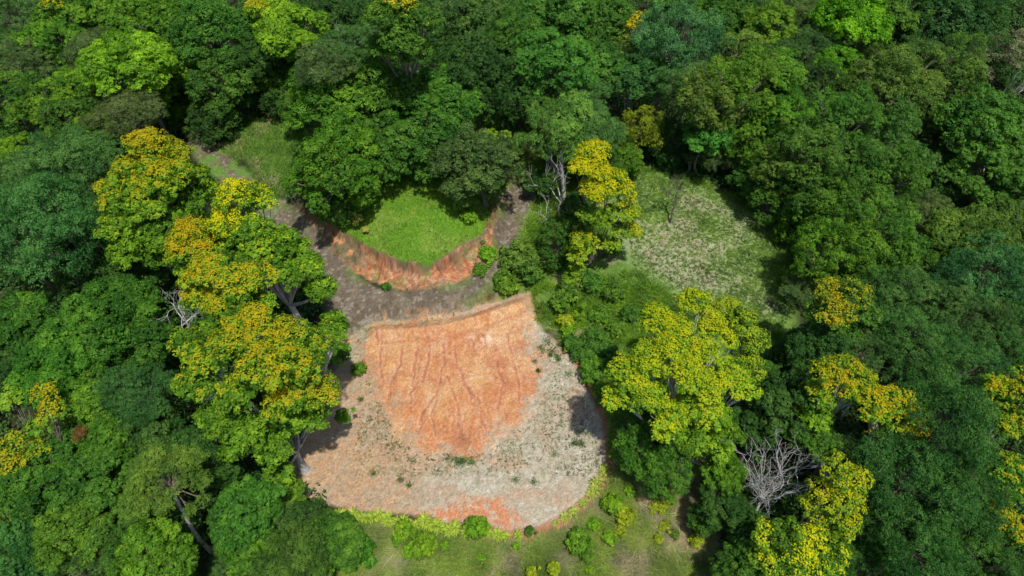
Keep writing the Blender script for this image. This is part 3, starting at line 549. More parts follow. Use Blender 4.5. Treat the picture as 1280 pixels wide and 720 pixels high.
F_ = 'forest trees around the clearing'
T = [  # px, py, r px, crown height, style, colour, label, extras
 # mound and centre
 (432,135,54,9.5,'dome',(.080,.215,.020),'domed dense tree, left half of the pair on the grass mound',{}),
 (470,120,52,10.5,'dome',(.075,.19,.024),'tallest mound tree with pinkish new shoots on top',{}),
 (418,208,54,7.0,'dome',(.080,.215,.020),'low leafy tree at the left foot of the mound trees',{}),
 (476,186,50,7.0,'dome',(.06,.17,.026),'dark rounded tree shading the back of the mound grass',{}),
 (555,128,46,10,'dome',(.06,.18,.026),'tall narrow dense tree with lighter crown behind the mound',{}),
 (548,178,46,7.0,'dome',(.05,.15,.026),'middle tree of the green wall closing off the mound',{}),
 (602,206,48,6.0,'dome',(.075,.155,.045),'grey green round tree at the right end of the mound beside the track',{}),
 (620,185,24,8,'dome','lime','narrow lime edged tree between mound and track gap',{}),
 (412,128,17,11,'dome','olive','small brownish olive crown poking up behind the mound trees',{}),
 (702,165,50,9.5,'feather',(.14,.28,.075),'airy pale green tree with silvery limbs above the yellow topped tree',{'bark': 'pale', 'squash': 1.5, 'base': (708,262)}),
 (735,170,38,9,'feather',(.09,.21,.07),'soft blue green crown behind the yellow topped tree',{'squash': 1.5}),
 (670,180,30,8,'feather','pale','drooping pale tree overhanging the grassy gap behind the track',{}),
 (722,130,36,10,'feather','blue','blue green tree just beyond the airy pale tree',{}),
 (674,226,22,5,'dome','dark','dark shaded tree beside the track under the bare grey tree',{}),
 (724,258,24,4,'dome','dark','dark green tree behind the bare grey tree trunk',{}),
 (697,305,26,3.5,'vine',(.06,.17,.03),'dark creeper covered column under the bare grey tree',{}),
 (755,205,30,7,'feather','mid','leafy green tree hidden behind the yellow topped tree',{}),
 (782,200,20,4,'dome','bright','small rounded tree at the top corner of the pale clearing',{}),
 (800,165,24,8,'vine',(.17,.23,.022),'yellowish bamboo like weeping clump above the pale clearing',{'squash': 1.1}),
 (836,185,26,7,'vine','dark','creeper hung column above the top edge of the pale clearing',{}),
 (350,122,30,4,'vine','dark','low dark tree closing the top of the small grassy slope',{}),
 (268,150,26,4,'vine','dark','low dark tree where the old track enters the wood',{}),
 (375,135,22,4,'vine','mid','low green tree between grassy slope and mound trees',{}),
 (20,18,40,12,'feather','blue','blue green feathery crown in the top left corner',{}),
 (65,52,34,13,'dome','bright','bright round tree near the top left corner',{}),
 (25,78,38,12,'feather','grey','dull grey green tree at the upper left edge',{}),
 (115,68,32,12,'feather','grey','grey green creeper laden tree beside the bright lime tree',{}),
 (118,15,32,12,'billow','mid','leafy tree between the yellow tipped tree and top edge',{}),
 (165,20,42,13,'dome','bright','fresh green tree above the large lime tree',{}),
 (165,82,46,14,'billow','lime','large lime green tree, brightest in the upper left forest',{}),
 (215,98,46,13,'billow',(.14,.29,.022),'lime green lower neighbour of the large lime tree by the old track',{}),
 (242,135,32,10,'billow','bright','overhanging green tree at the dark end of the old track',{}),
 (215,22,42,13,'dome','bright','round green tree at the top edge above the lime pair',{}),
 (262,42,46,13,'dome','mid','dark green tree between the lime pair and the orange tipped tree',{}),
 (285,100,44,12,'dome','mid','broad dark tree behind the small grassy slope',{}),
 (365,42,42,14,'billow','lime','pale lime tree at the top, standing above the grassy slope',{}),
 (355,95,34,10,'billow','bright','green tree under the pale lime tree at the top of the grassy slope',{}),
 (330,70,30,10,'dome','dark','shaded dark tree left of the pale lime tree',{}),
 (405,82,36,11,'feather','grey','blue grey tree between lime tree and mound trees',{}),
 (440,58,36,11,'feather',(.07,.17,.055),'grey green tree left of the yellow crested top tree',{}),
 (420,15,34,10,'dome','dark','dark tree at the top edge with thin bare stems beside it',{}),
 (592,22,40,14,'dome','teal','dark blue green tree right of the yellow crested top tree',{}),
 (560,65,34,10,'dome','dark','shaded tree between the yellow crested tree and the dark hollow',{}),
 (600,88,42,9,'dome','pine','dark tree above the hollow behind the mound',{}),
 (648,128,38,8,'vine','dark','creeper hung dark tree over the hollow behind the mound',{}),
 (640,50,38,13,'dome','mid','mid green tree above the dark hollow at the top',{}),
 (690,22,46,15,'billow',(.07,.20,.03),'big green tree at the top edge over the hollow',{}),
 (692,78,42,13,'billow',(.075,.21,.035),'billowing green tree below the big top edge tree',{}),
 (742,28,40,14,'billow','mid','green tree with rounded lobes left of the thin yellow flecked crown',{}),
 (745,82,34,12,'billow',(.07,.21,.035),'rounded green tree above the blue green pair',{}),
 (800,95,32,11,'billow',(.055,.165,.045),'mid green tree between the yellow flecked crown and bamboo clump',{}),
 (845,52,48,15,'feather',(.07,.21,.10),'large blue green tree with pale sheen at top centre',{'squash': 1.5}),
 (862,105,34,12,'feather','blue','blue green lower tree under the pale sheened one',{}),
 (850,8,30,14,'dome','bright','yellowish green tree cut by the top edge, centre right',{}),
 (905,22,34,13,'dome','mid','dark tree right of the pale sheened blue green tree',{}),
 (885,128,34,11,'vine','olive','olive creeper tree above the flat topped one',{}),
 (930,72,36,13,'dome','olive','olive round tree among darker crowns, upper right',{}),
 (962,30,30,14,'dome','bright','upright bright green tree left of the vivid lime one',{}),
 (925,120,42,12,'vine','bright','broad leafy tree right of the olive creeper tree',{}),
 (888,168,32,11,'layer',(.08,.25,.05),'flat topped light green tree above the pale clearing',{'squash': 1.15}),
 (893,196,32,6,'feather','grey','dull blue green tree at the upper rim of the pale clearing',{}),
 (972,90,32,13,'dome','bright','green tree wedged between olive tree and vivid lime tree',{}),
 (1010,62,32,13,'feather','teal','teal tree at the foot of the vivid lime tree',{}),
 (1062,28,42,16,'billow',(.13,.33,.012),'vivid lime green tree at the top edge, right part',{}),
 (1045,80,26,13,'billow',(.10,.26,.015),'smaller vivid green crown under the vivid lime tree',{}),
 (1012,25,30,13,'feather','grey','greyish tree left of the vivid lime tree at the top',{}),
 (1085,85,28,12,'vine','olive','olive creeper clad crown below the vivid lime tree',{}),
 (1120,32,38,13,'dome','mid','mid green tree right of the vivid lime tree',{}),
 (1168,38,46,13,'dome',(.04,.135,.045),'dark blue green tree near the top right',{}),
 (1150,78,34,11,'feather','teal','teal feathery tree above the olive ball tree',{}),
 (1212,15,38,13,'dome','dark','dark tree at the top edge by the sparse pale tree',{}),
 (1186,95,38,13,'vine',(.09,.18,.035),'olive green ball shaped crown on a creeper column, upper right',{}),
 (1180,150,28,8,'vine','dark','dark creeper column under the olive ball crown',{}),
 (1235,95,30,9,'dome','pine','deep shaded tree under the sparse pale tree',{}),
 # right forest
 (948,176,30,8,'vine','bright','creeper covered crown above the pale clearing corner',{}),
 (985,148,28,12,'dome',(.085,.23,.022),'bright green knob of a tree in the creeper slope',{}),
 (982,212,34,7,'vine','olive','olive creeper mound at the upper right of the pale clearing',{}),
 (940,222,24,3.5,'dome','mid','low round tree on the top rim of the pale clearing',{}),
 (1010,120,34,10,'vine','dark','shaded creeper tree beneath the teal tree',{}),
 (1050,165,44,12,'vine','mid','tall creeper draped spire in the middle of the creeper slope',{}),
 (1112,122,48,13,'vine','olive','big olive grey dome tree, broadest on the creeper slope',{'squash': .85}),
 (1012,200,38,10,'vine',(.07,.18,.03),'creeper draped crown left of the tall spire',{}),
 (1055,212,40,10,'vine',(.065,.185,.03),'wide creeper draped tree below the tall spire',{}),
 (1105,182,42,11,'vine',(.07,.17,.04),'creeper laden tree below the big olive grey dome',{}),
 (1100,232,42,10,'vine','mid','draped green tree two rows below the olive grey dome',{}),
 (1145,205,32,8,'dome','dark','dark tree in the gully right of the creeper slope',{}),
 (1172,218,32,9,'dome','teal','dark teal tree in the gully beside the big right tree',{}),
 (1225,160,52,14,'dome',(.065,.19,.03),'big mid green tree near the right edge, upper half',{}),
 (1270,165,42,13,'dome','mid','green tree cut by the right edge beside the big mid green one',{}),
 (1235,215,44,11,'dome',(.065,.19,.03),'lower skirted green tree under the big mid green one',{}),
 (962,250,26,3.5,'vine','mid','small creeper bush tree on the right rim of the pale clearing',{}),
 (1012,283,32,5,'vine','bright','leafy tree leaning over the pale clearing from the right',{}),
 (1030,258,34,7,'vine','mid','creeper tree above the leaning clearing side tree',{}),
 (1062,262,34,9,'vine',(.075,.20,.025),'lobed creeper tree in the centre of the right forest',{}),
 (1030,318,36,8,'vine',(.085,.23,.022),'bright creeper tree above the faint orange topped one',{}),
 (1070,315,34,9,'vine','bright','bright creeper tree behind the faint orange topped one',{}),
 (1105,300,42,10,'vine','mid','wide creeper mound right of the bright creeper pair',{}),
 (1132,335,32,9,'vine','mid','creeper crown above the blue green feathery forest',{}),
 (1160,275,32,8,'feather','grey','greyish twiggy tree beside the dark gully',{}),
 (1140,255,26,6,'dome','dark','shaded small tree at the bottom of the gully',{}),
 (1205,297,46,12,'layer',(.085,.17,.03),'olive layered tree below the dark gully near the right edge',{'squash': 1.2}),
 (1262,290,42,11,'layer',(.075,.16,.03),'layered green tree cut by the right edge',{'squash': 1.2}),
 (1270,235,36,7,'dome','pine','very dark tree in shade at the right edge',{}),
 (1000,362,22,3,'feather','grey','low dull tree on the shaded right rim of the clearing',{}),
 (1105,378,38,10,'feather',(.065,.17,.045),'soft green tree right of the faint orange topped one',{}),
 (1155,378,44,12,'feather','teal','teal feathery tree under the creeper crown',{}),
 (1240,352,58,14,'feather',(.05,.165,.065),'broad blue green umbrella tree against the right edge',{'squash': 1.3}),
 (1205,402,50,13,'feather','teal','teal umbrella tree below the broad blue green one',{'squash': 1.2}),
 (1262,412,48,13,'feather',(.045,.15,.04),'dark feathery tree at the right edge above the golden flecked one',{'squash': 1.2}),
 (992,455,36,6,'dome','dark','dark blue green tree at the lower tip of the pale clearing',{}),
 (1025,435,36,10,'dome','dark','dark green tree under the faint orange topped one',{}),
 (1080,440,34,11,'feather','teal','soft teal tree behind the golden spotted one',{}),
 (1150,440,48,13,'feather',(.06,.165,.045),'grey green spreading tree above the compact golden dome',{'squash': 1.2}),
 (1205,460,44,13,'feather',(.06,.16,.055),'spreading tree right of the compact golden dome, sage green',{'squash': 1.2}),
 (978,500,44,9,'dome','dark','dark dense tree behind the big white dead tree',{}),
 (1018,545,30,9,'dome','mid','green tree between white dead tree and golden spotted one',{}),
 (1050,555,36,9,'feather','pine','dark feathery tree right of the white dead tree top',{}),
 (1178,535,60,15,'feather',(.045,.14,.042),'largest dark spreading tree of the lower right forest',{'squash': 1.4}),
 (1135,600,54,14,'feather',(.048,.15,.045),'dark spreading tree right of the yellow crowned one',{'squash': 1.4}),
 (1203,612,52,14,'feather',(.045,.14,.04),'dark tree between largest spreading tree and right edge pair',{'squash': 1.3}),
 (1100,645,40,11,'feather',(.05,.155,.04),'dark tree touching the yellow crowned one from the right',{'squash': 1.3}),
 (1150,685,52,13,'feather',(.05,.16,.04),'dark feathery tree in the lower right, near the bottom edge',{'squash': 1.3}),
 (1218,700,48,12,'feather',(.052,.16,.035),'feathery green tree at the bottom right corner',{'squash': 1.3}),
 (1080,712,36,9,'feather',(.045,.14,.03),'shaded tree at the bottom edge right of the low yellow green tree',{}),
 (1275,715,40,10,'dome','dark','dark tree filling the bottom right corner',{}),
 # left forest
 (25,125,42,12,'dome','mid','mid green tree on the left edge, upper part',{}),
 (62,140,36,12,'dome','bright','round green tree above the blue green pair on the left',{}),
 (100,108,28,12,'dome','bright','small fresh crown left of the large lime tree',{}),
 (92,160,36,12,'dome','mid','mid green tree between the bright crowns and orange crested tree',{}),
 (158,150,40,12,'feather','grey','dull grey green tree below the lime pair',{}),
 (120,165,26,12,'dome','bright','small bright crown on the grey green tree shoulder',{}),
 (18,195,28,13,'billow',(.14,.29,.02),'small lime tree on the left edge',{}),
 (95,205,50,14,'feather','blue','blue green spreading tree left of the orange crested tree',{'squash': 1.3}),
 (30,232,42,13,'feather','blue','blue green tree on the left edge, upper of two',{'squash': 1.2}),
 (65,285,62,14,'feather',(.058,.19,.065),'widest blue green spreading tree on the left',{'squash': 1.3}),
 (15,300,42,12,'feather',(.05,.16,.05),'blue green tree on the left edge, lower of two',{'squash': 1.2}),
 (115,325,40,9,'dome','dark','shaded tree under the widest blue green tree',{}),
 (165,345,36,8,'dome','dark','dark tree beneath the orange crested tree',{}),
 (28,400,38,11,'layer','mid','layered green tree on the left edge, middle height',{'squash': 1.3}),
 (145,400,50,13,'billow',(.065,.19,.024),'big leafy green tree left of the golden domed tree',{}),
 (100,425,46,12,'billow',(.07,.19,.026),'leafy green tree, lower left neighbour of the big leafy one',{}),
 (185,425,38,11,'dome',(.05,.155,.024),'dark leafy tree pressed against the huge golden tree',{}),
 (70,465,44,12,'billow',(.07,.2,.024),'spreading green tree above the gold flecked left edge tree',{}),
 (18,455,32,9,'dome','dark','dark tree in shade at the left edge',{}),
 (120,500,40,11,'dome','bright','green tree above the rust red leaves',{}),
 (178,495,42,11,'feather',(.05,.15,.05),'dull teal tree left of the huge golden tree',{}),
 (135,555,34,11,'billow','bright','bright lobed tree right of the rust red leaves',{}),
 (182,550,40,9,'dome',(.06,.145,.035),'olive dark tree behind the feathery tree with pale stem',{}),
 (92,565,34,10,'dome','mid','green tree just below the rust red leaves',{}),
 (225,560,34,8,'dome','dark','dark tree under the lower limbs of the huge golden tree',{}),
 (50,608,46,12,'dome',(.055,.165,.024),'dense green tree below the gold flecked left edge tree',{}),
 (5,640,38,11,'dome','olive','olive tree cut by the left edge, lower part',{}),
 (120,610,44,11,'dome',(.058,.175,.024),'dense tree left of the feathery tree with pale stem',{}),
 (95,660,44,11,'dome','bright','bright dense tree in the lower left forest',{}),
 (22,700,44,11,'dome',(.045,.16,.045),'teal green tree in the bottom left corner',{}),
 (100,710,34,10,'feather','teal','teal feathery tree at the bottom edge, far left',{}),
 (155,665,36,10,'dome','mid','mid green tree above the lime bottom tree',{}),
 (188,702,48,12,'dome',(.11,.25,.025),'lime green round tree on the bottom edge',{}),
 (226,716,24,6,'dome','mid','green tree right of the fallen looking pale stem',{}),
 (208,600,50,13,'feather',(.12,.23,.04),'feathery tree spraying out over a long pale leaning stem',{'base': (264,688), 'bark': 'pale', 'squash': .9}),
 (313,640,38,9,'billow',(.075,.2,.03),'mid green tree below the dark shade of the huge golden tree',{}),
 (304,676,26,7,'billow','bright','leafy tree right of the long pale leaning stem',{}),
 (284,714,26,5,'feather','teal','teal tree at the bottom edge beside the bright small one',{}),
 (320,705,34,9,'billow','bright','bright small tree at the bottom edge',{}),
 (366,700,44,9,'feather',(.085,.175,.04),'olive spreading tree at the bottom edge below the pad corner',{'squash': 1.4}),
 (345,655,24,7,'feather','teal','small teal tree below the pad corner',{}),
 (386,645,24,4.5,'dome','dark','dark round shrub tree at the lower left pad corner',{}),
 (362,622,18,4,'layer','bright','light leafy small tree tucked against the left pad corner',{}),
 (417,678,34,5.5,'billow',(.075,.20,.028),'green round tree in the grass below the border plants',{}),
 (268,585,26,7,'dome','dark','shaded tree between huge golden tree and feathery tree',{}),
 # right slope
 (806,566,32,4.5,'vine','mid','creeper mass under the great yellow tree, nearest the pad',{}),
 (828,592,30,4,'vine','mid','creeper mass left of the pale leaning trunk on the slope',{}),
 (800,530,28,4.5,'vine','dark','dark bush tree under the great yellow tree',{}),
 (907,588,26,6,'dome','bright','round green tree right of the pale leaning trunk',{}),
 (900,628,28,5,'dome','dark','dark round tree left of the white dead trunk',{}),
 (882,650,20,3,'dome','mid','low green tree at the foot of the grass slope, lower right',{}),
 (930,655,26,5,'dome','dark','dark low tree around the foot of the white dead tree',{}),
 (925,710,32,5,'dome','mid','low green tree on the bottom edge right of the straw grass',{}),
 (950,480,26,7,'dome','mid','green tree filling the gap right of the great yellow tree',{}),
 (945,530,30,7,'dome','dark','dark tree right of the great yellow tree, above white branches',{}),
]
for px, py, r, hc, st, c, lab, ex in T:
    ex = dict(ex)
    if ex.get('bark') == 'pale': ex['bark'] = M_pale
    tree('forest_tree', px, py, r, hc, st, c, lab, group=F_, **ex)

# ------------------------------------------------------------------ shrubs
S_ = 'shrubs on the open slope'
B = [
 (706,376,22,1.6,'bright','bright rounded shrub on the slope beside the red soil'),
 (650,328,24,1.4,(.11,.21,.04),'wide olive shrub on the right verge of the track'),
 (634,355,20,1.0,(.13,.25,.03),'low shrub between track bend and red ramp'),
 (662,345,16,1.0,'mid','darker shrub behind the wide olive one'),
 (706,402,10,.8,'ylime','pale lime sapling under the bright rounded shrub'),
 (711,415,9,.7,'lime','lime sprig above the leaning pad edge bushes'),
 (728,445,13,.9,'mid','dark green bush halfway along the pad edge strip'),
 (715,430,12,.8,'mid','upper bush of the pad edge strip, beside lime sprig'),
 (740,462,15,1.0,'bright','light leafy bush on the pad edge strip'),
 (752,490,14,.9,'bright','lower bush of the pad edge strip, left of yellow tree'),
 (757,440,16,.9,(.08,.19,.04),'soft green bush inland from the pad edge strip'),
 (748,395,12,.7,'bright','small bright bush on the long grass slope'),
 (775,455,14,.9,'mid','bush in shadow at the left of the great yellow tree'),
 (745,425,15,.8,(.07,.18,.03),'low wide bush on the long grass slope'),
 (447,252,13,1.8,'bright','upright shrub at the back left corner of mound grass'),
 (425,266,20,1.6,(.09,.21,.05),'leafy shrub leaning off the left end of the mound'),
 (405,255,16,1.6,'mid','dark shrub at the left foot of the mound trees'),
 (448,275,7,1.2,(.38,.42,.10),'cream and lime leaved shrub at the mound edge'),
 (457,287,4,.7,(.42,.42,.14),'smaller cream leaved plant just below the lime one'),
 (586,270,10,.8,'lime','lime leaved shrub at the right mound edge'),
 (575,258,9,.8,'lime','lime sprig under the grey green mound end tree'),
 (482,358,6,.4,'mid','tiny green shrub where track meets red bank'),
 (610,320,12,.5,'lime','bright low shrub on the inner bend of the track'),
 (600,338,10,.4,'bright','second low shrub on the inner bend of the track'),
 (595,300,9,.5,(.10,.18,.06),'small grey green shrub on the red bank, right part'),
 (428,436,12,.7,'bright','green shrub between the track and the pad, upper left'),
 (449,462,9,.4,'bright','small shrub on the pale left rim of the red soil'),
 (430,522,12,2.6,'bright','leafy sprig hanging over the pad left rim'),
 (420,447,14,2.5,'mid','green branch end shrub under the huge golden tree'),
 (447,686,24,2.0,(.085,.23,.025),'round leafy shrub below the left border plants'),
 (505,665,12,1.0,'lime','lime shrub just under the border row, upper of a pair'),
 (530,682,15,1.1,'lime','lime shrub lower right of its pair under the border row'),
 (512,690,9,.8,'lime','small lime shrub between the pair and bottom edge'),
 (497,675,8,.7,'bright','small green shrub left of the lime pair'),
 (597,659,13,.8,(.13,.30,.02),'bright green shrub standing within the border row'),
 (662,665,8,.5,'mid','dark weedy shrub ending the bottom border row'),
 (765,632,13,1.1,'lime','round lime shrub on the slope below the red path'),
 (782,645,12,1.0,'ylime','yellow lime shrub touching the round lime one'),
 (724,678,14,1.1,(.13,.28,.022),'upright green shrub in the grey dry grass'),
 (735,695,9,.8,'bright','little shrub at the foot of the upright green shrub'),
 (692,712,9,.9,'ylime','yellow lime shrub at the bottom edge, right of two'),
 (665,716,9,.9,'ylime','yellow lime shrub at the bottom edge, left of two'),
 (760,672,9,.7,'lime','lime shrub in the middle of the lower slope'),
 (742,656,7,.5,'lime','tiny lime shrub under the red path bend'),
 (775,664,7,.5,'ylime','tiny yellow shrub below the yellow lime one'),
 (789,615,7,.6,'lime','tiny lime shrub beside the shaded path'),
 (828,634,8,.6,'ylime','yellow shrub below the creeper mass'),
 (839,626,7,.7,'lime','lime shrub up against the creeper mass'),
 (818,636,6,.5,'ylime','small yellow shrub, leftmost of three in dry grass'),
 (830,658,8,.5,'ylime','yellow shrub in the straw, right of middle'),
 (823,674,7,.6,'ylime','yellow shrub in the straw near a bare patch'),
 (870,674,9,.6,'ylime','yellow shrub at the foot of the right trees'),
 (601,697,6,.4,'lime','tiny lime plant in the grey grass, bottom centre'),
 (557,682,5,.4,'lime','tiny green plant below the bright border shrub'),
 (645,682,5,.4,'lime','tiny lime plant below the end of the border row'),
 (844,668,6,.5,'olive','dull small shrub between straw and right trees'),
 (737,712,6,.5,'lime','tiny lime shrub near the bottom edge right of centre'),
 (785,573,8,.7,'bright','sprig at the foot of the creeper mass by the pad'),
 (788,392,11,.8,'mid','lone green shrub in the middle of the long grass slope'),
 (768,366,12,.9,(.09,.21,.03),'shrub on the long grass slope under the yellow topped tree'),
 (740,352,13,1.0,'mid','dark shrub at the foot of the yellow topped tree'),
 (812,388,9,.6,'bright','small shrub near the pale clearing lower left rim'),
 (722,394,9,.6,'lime','lime shrub right of the bright rounded shrub'),
 (770,412,12,.8,(.10,.22,.03),'rough shrub uphill from the great yellow tree'),
 (1000,315,10,2,'bright','leafy shrub at the shaded right rim of the clearing'),
]
for px, py, r, hc, c, lab in B:
    tree('shrub', px, py, r, hc, 'bush', c, lab, cat='shrub', group=S_)
bx, by, bz, t = on_ground(110, 640)
tree('forest_tree', 101, 543, 9, 13, 'bush', (.15, .085, .03), 'small rust red leafed crown in the left forest', group=F_)

# ------------------------------------------------------------------ border plants
def strap_mesh():
    V, Fc, T_, o = [], [], [], 0
    for h in range(3):
        cx_, cy_, cz_ = (rng.normal(0, .16), rng.normal(0, .16), rng.uniform(.05, .3))
        for k in range(34):
            a = rng.uniform(0, 6.28); el = rng.uniform(.35, 1.45); L = rng.uniform(.38, .68); wd = rng.uniform(.025, .042)
            d = np.array([math.cos(a), math.sin(a)]); s = np.array([-d[1], d[0], 0]) * wd; tt = np.linspace(0, 1, 4)
            for i, t in enumerate(tt):
                r = L * t * math.cos(el * (1 - .35 * t)); z = L * (t * math.sin(el) - t * t * .55); c = np.array([cx_ + d[0] * r, cy_ + d[1] * r, cz_ + z]); ww = (.6, 1, .9, .12)[i]
                V += [c - s * ww, c + s * ww]
                if i: Fc.append([o + 2 * i - 2, o + 2 * i - 1, o + 2 * i + 1, o + 2 * i])
            T_ += [rng.uniform(.1, .9)] * 3; o += 8
    return mesh_from('border_plant', V, Fc, M_leaf, np.array(T_))
SM = [strap_mesh() for _ in range(4)]
ORD = ['first', 'second', 'third', 'fourth', 'fifth', 'sixth', 'seventh', 'eighth', 'ninth', 'tenth', 'eleventh', 'twelfth', 'thirteenth', 'fourteenth', 'fifteenth', 'sixteenth', 'seventeenth', 'eighteenth', 'nineteenth', 'twentieth', 'twenty-first', 'twenty-second', 'twenty-third', 'twenty-fourth', 'twenty-fifth', 'twenty-sixth', 'twenty-seventh', 'twenty-eighth']
row = [(411,640,11),(420,643,10),(429,642,13),(440,641,13),(458,644,13),(471,644,13),(484,645,13),(493,651,9),(501,650,12),(510,654,11),(520,654,10),(529,649,15),(540,655,13),(549,655,13),(560,660,12),(570,661,12),(583,663,9),(611,665,10),(622,664,11),(633,667,9),(649,667,9)]
for i, (a, b, r) in enumerate(row):
    x, y, z, t = on_ground(a, b + 3); s = r * t / F / .68
    tag(link('border_plant', SM[i % 4], None, (.34, .48, .05), (x, y, z - .03), rng.uniform(0, 6), (s, s, s)), f'{ORD[i]} strap leaved lime plant from the left along the lower pad border', 'plant', 'lime plants edging the pad')
col_ = [(763,500,8),(761,511,8),(763,520,9),(764,530,9),(764,541,9),(764,552,10),(764,566,11),(757,583,9),(755,590,9),(746,603,11),(741,607,10),(736,616,9),(731,624,7),(726,629,7),(717,636,10),(705,643,9),(694,651,6)]
for i, (a, b, r) in enumerate(col_):
    x, y, z, t = on_ground(a, b + 3); s = r * t / F / .68
    tag(link('border_plant', SM[(i * 3 + 1) % 4], None, (.19, .33, .03) if i < 7 else (.38, .48, .08), (x, y, z - .03), rng.uniform(0, 6), (s, s, s)), f'{ORD[i]} strap leaved plant from the top down the right pad border', 'plant', 'lime plants edging the pad')

# ------------------------------------------------------------------ dead and bare trees
def dead(*a, seed=5, **k):
    global rng
    keep = rng; rng = np.random.default_rng(seed); o = _dead(*a, **k); rng = keep; return o
def _dead(name, base, top, zt, r0, depth, spread, label, mat, L0=None, nb=3, wob=.15, group='bare trees without leaves', tw=.7):
    bx, by, bz, _ = on_ground(*base); p, _t = W(top[0], top[1], bz + zt)
    root = bpy.data.objects.new(name, None); SC.collection.objects.link(root); root.location = (bx, by, bz - .1); tag(root, label, 'tree', group)
    tip = np.array([p[0] - bx, p[1] - by, zt]); Lt = np.linalg.norm(tip); d0 = tip / Lt; br = []
    fork = tip * tw; t = np.linspace(0, 1, 7)[:, None]
    link('trunk', tubes('trunk', [(fork * t + np.sin(t * 6.3) * rng.normal(0, .12, (1, 3)), np.linspace(r0, r0 * .55, 7))], mat, 8), root)
    def grow(p0, d, L, r, n):
        k = 5; P = [p0]; dd = d.copy()
        for i in range(k): dd = norm((dd + rng.normal(0, wob, 3) + np.array([0, 0, .03]))[None])[0]; P.append(P[-1] + dd * L / k)
        P = np.array(P); br.append((P, np.linspace(r, r * .55, k + 1)))
        if n == 0: return
        for j in range(nb + (n < depth - 1)):
            q = P[int(rng.integers(2, k + 1))] if j else P[-1]
            e = norm((dd + rdir(1)[0] * spread + np.array([0, 0, .10]))[None])[0]; grow(q, e, L * rng.uniform(.55, .82), r * .55, n - 1)
    L = L0 or Lt * .3
    for j in range(nb + 2): grow(fork * (1 if j < 2 else rng.uniform(.7, 1)), norm((d0 * .8 + rdir(1)[0] * spread * 1.2)[None])[0], L * rng.uniform(.8, 1.2), r0 * .5, depth - 1)
    link('branches', tubes('branches', br, mat, 4), root); return root
def dead_dome(base, cen, zc, R, label, seed):
    g = np.random.default_rng(seed); bx, by, bz, _ = on_ground(*base); p, _t = W(cen[0], cen[1], bz + zc)
    root = bpy.data.objects.new('dead_tree', None); SC.collection.objects.link(root); root.location = (bx, by, bz - .1); tag(root, label, 'tree', 'bare trees without leaves')
    C = np.array([p[0] - bx, p[1] - by, zc]); fork = C * .62 + g.normal(0, .1, 3); t = np.linspace(0, 1, 9)[:, None]
    link('trunk', tubes('trunk', [(fork * t + np.sin(t * 5) * np.array([.15, .1, 0]), np.linspace(.24, .13, 9))], M_dead, 8), root)
    br = []; D = fib(28); D = D[D[:, 2] > -.25]
    def limb(a, b, r0, n, sag):
        m = (a + b) / 2 + g.normal(0, .10, 3) * np.linalg.norm(b - a) + np.array([0, 0, -sag]); q = np.linspace(0, 1, 8)[:, None]
        P = (1 - q) ** 2 * a + 2 * q * (1 - q) * m + q * q * b; P[1:-1] += g.normal(0, .035 * np.linalg.norm(b - a), (6, 3)); br.append((P, np.linspace(r0, r0 * .35, 8)))
        if n:
            L = np.linalg.norm(b - a); d = (b - a) / L
            for k in range(6 if n > 1 else 4):
                h = P[int(g.integers(2, 8))]; e = d * .75 + norm(g.normal(size=(1, 3)))[0] * .85; e[2] += .15
                limb(h, h + e / np.linalg.norm(e) * L * g.uniform(.25, .45), r0 * .42, n - 1, 0)
    for d in D:
        d = d + g.normal(0, .16, 3); limb(fork if g.random() < .5 else fork * .9 + C * .1, C + d / np.linalg.norm(d) * R * g.uniform(.7, 1.05) * np.array([1, 1, .8]), g.uniform(.035, .065), 2, .15)
    link('branches', tubes('branches', br, M_dead, 4), root)
dead_dome((925,682), (963,585), 10.5, 2.9, 'big white leafless dead tree with dense fine branching, lower right', 3)
dead('dead_tree', (699,272), (702,190), 9, .20, 4, .5, 'bare pale grey tree with upright branches beside the track', M_dead, 3.2, 2, tw=.35, seed=4)
dead('dead_tree', (690,292), (680,255), 5, .10, 3, .6, 'smaller bare grey snag leaning left of the bare pale grey tree', M_dead, 1.8, 2)
dead('bare_tree', (838,279), (849,228), 4.8, .13, 4, .75, 'thin dark bare tree alone in the pale right clearing', M_dark, 1.2, 3)
dead('dead_tree', (262,470), (215,368), 13, .14, 4, .7, 'dead grey twigs poking out between golden and dark crowns', M_dead, 1.7, 2, tw=.85)
dead('dead_tree', (262,520), (222,392), 13.5, .10, 3, .6, 'lower bunch of grey twigs left of the golden domed tree', M_dead, 1.5, 2, tw=.9)
dead('dead_tree', (412,130), (425,25), 14, .13, 3, .5, 'thin bare stems at the top edge left of the yellow crested tree', M_dead, 2.2, 2)
dead('dead_tree', (782,190), (780,120), 8, .09, 3, .5, 'single pale dead pole beside the bamboo like clump', M_dead, .9, 1, tw=.95)
for bse, tp, lab in [((1225,230), (1262,70), 'sparse pale leaved tree with white limbs at the top right edge')]:
    r_ = dead('sparse_tree', bse, tp, 15, .22, 4, .55, lab, M_pale, 3.2, 2, tw=.55)
    S0 = dict(STY['feather']); ml = np.array([(0, 0, 0, 1.0)]);
    p, _t = W(1262, 62, tz(*on_ground(*bse)[:2]) + 15); c0 = np.array([p[0] - r_.location.x, p[1] - r_.location.y, 15])
    ml = np.array([(*(c0 + rng.normal(0, 2.0, 3) * np.array([1, 1, .8])), rng.uniform(.8, 1.4)) for _ in range(12)])
    Q, N, ti, sc = crown_points(ml, c0 - np.array([0, 0, 3]), S0, .45)
    link('crown', leaves('crown', Q, N, .28, .12, ti, M_leaf, .3), r_, (.22, .24, .12))

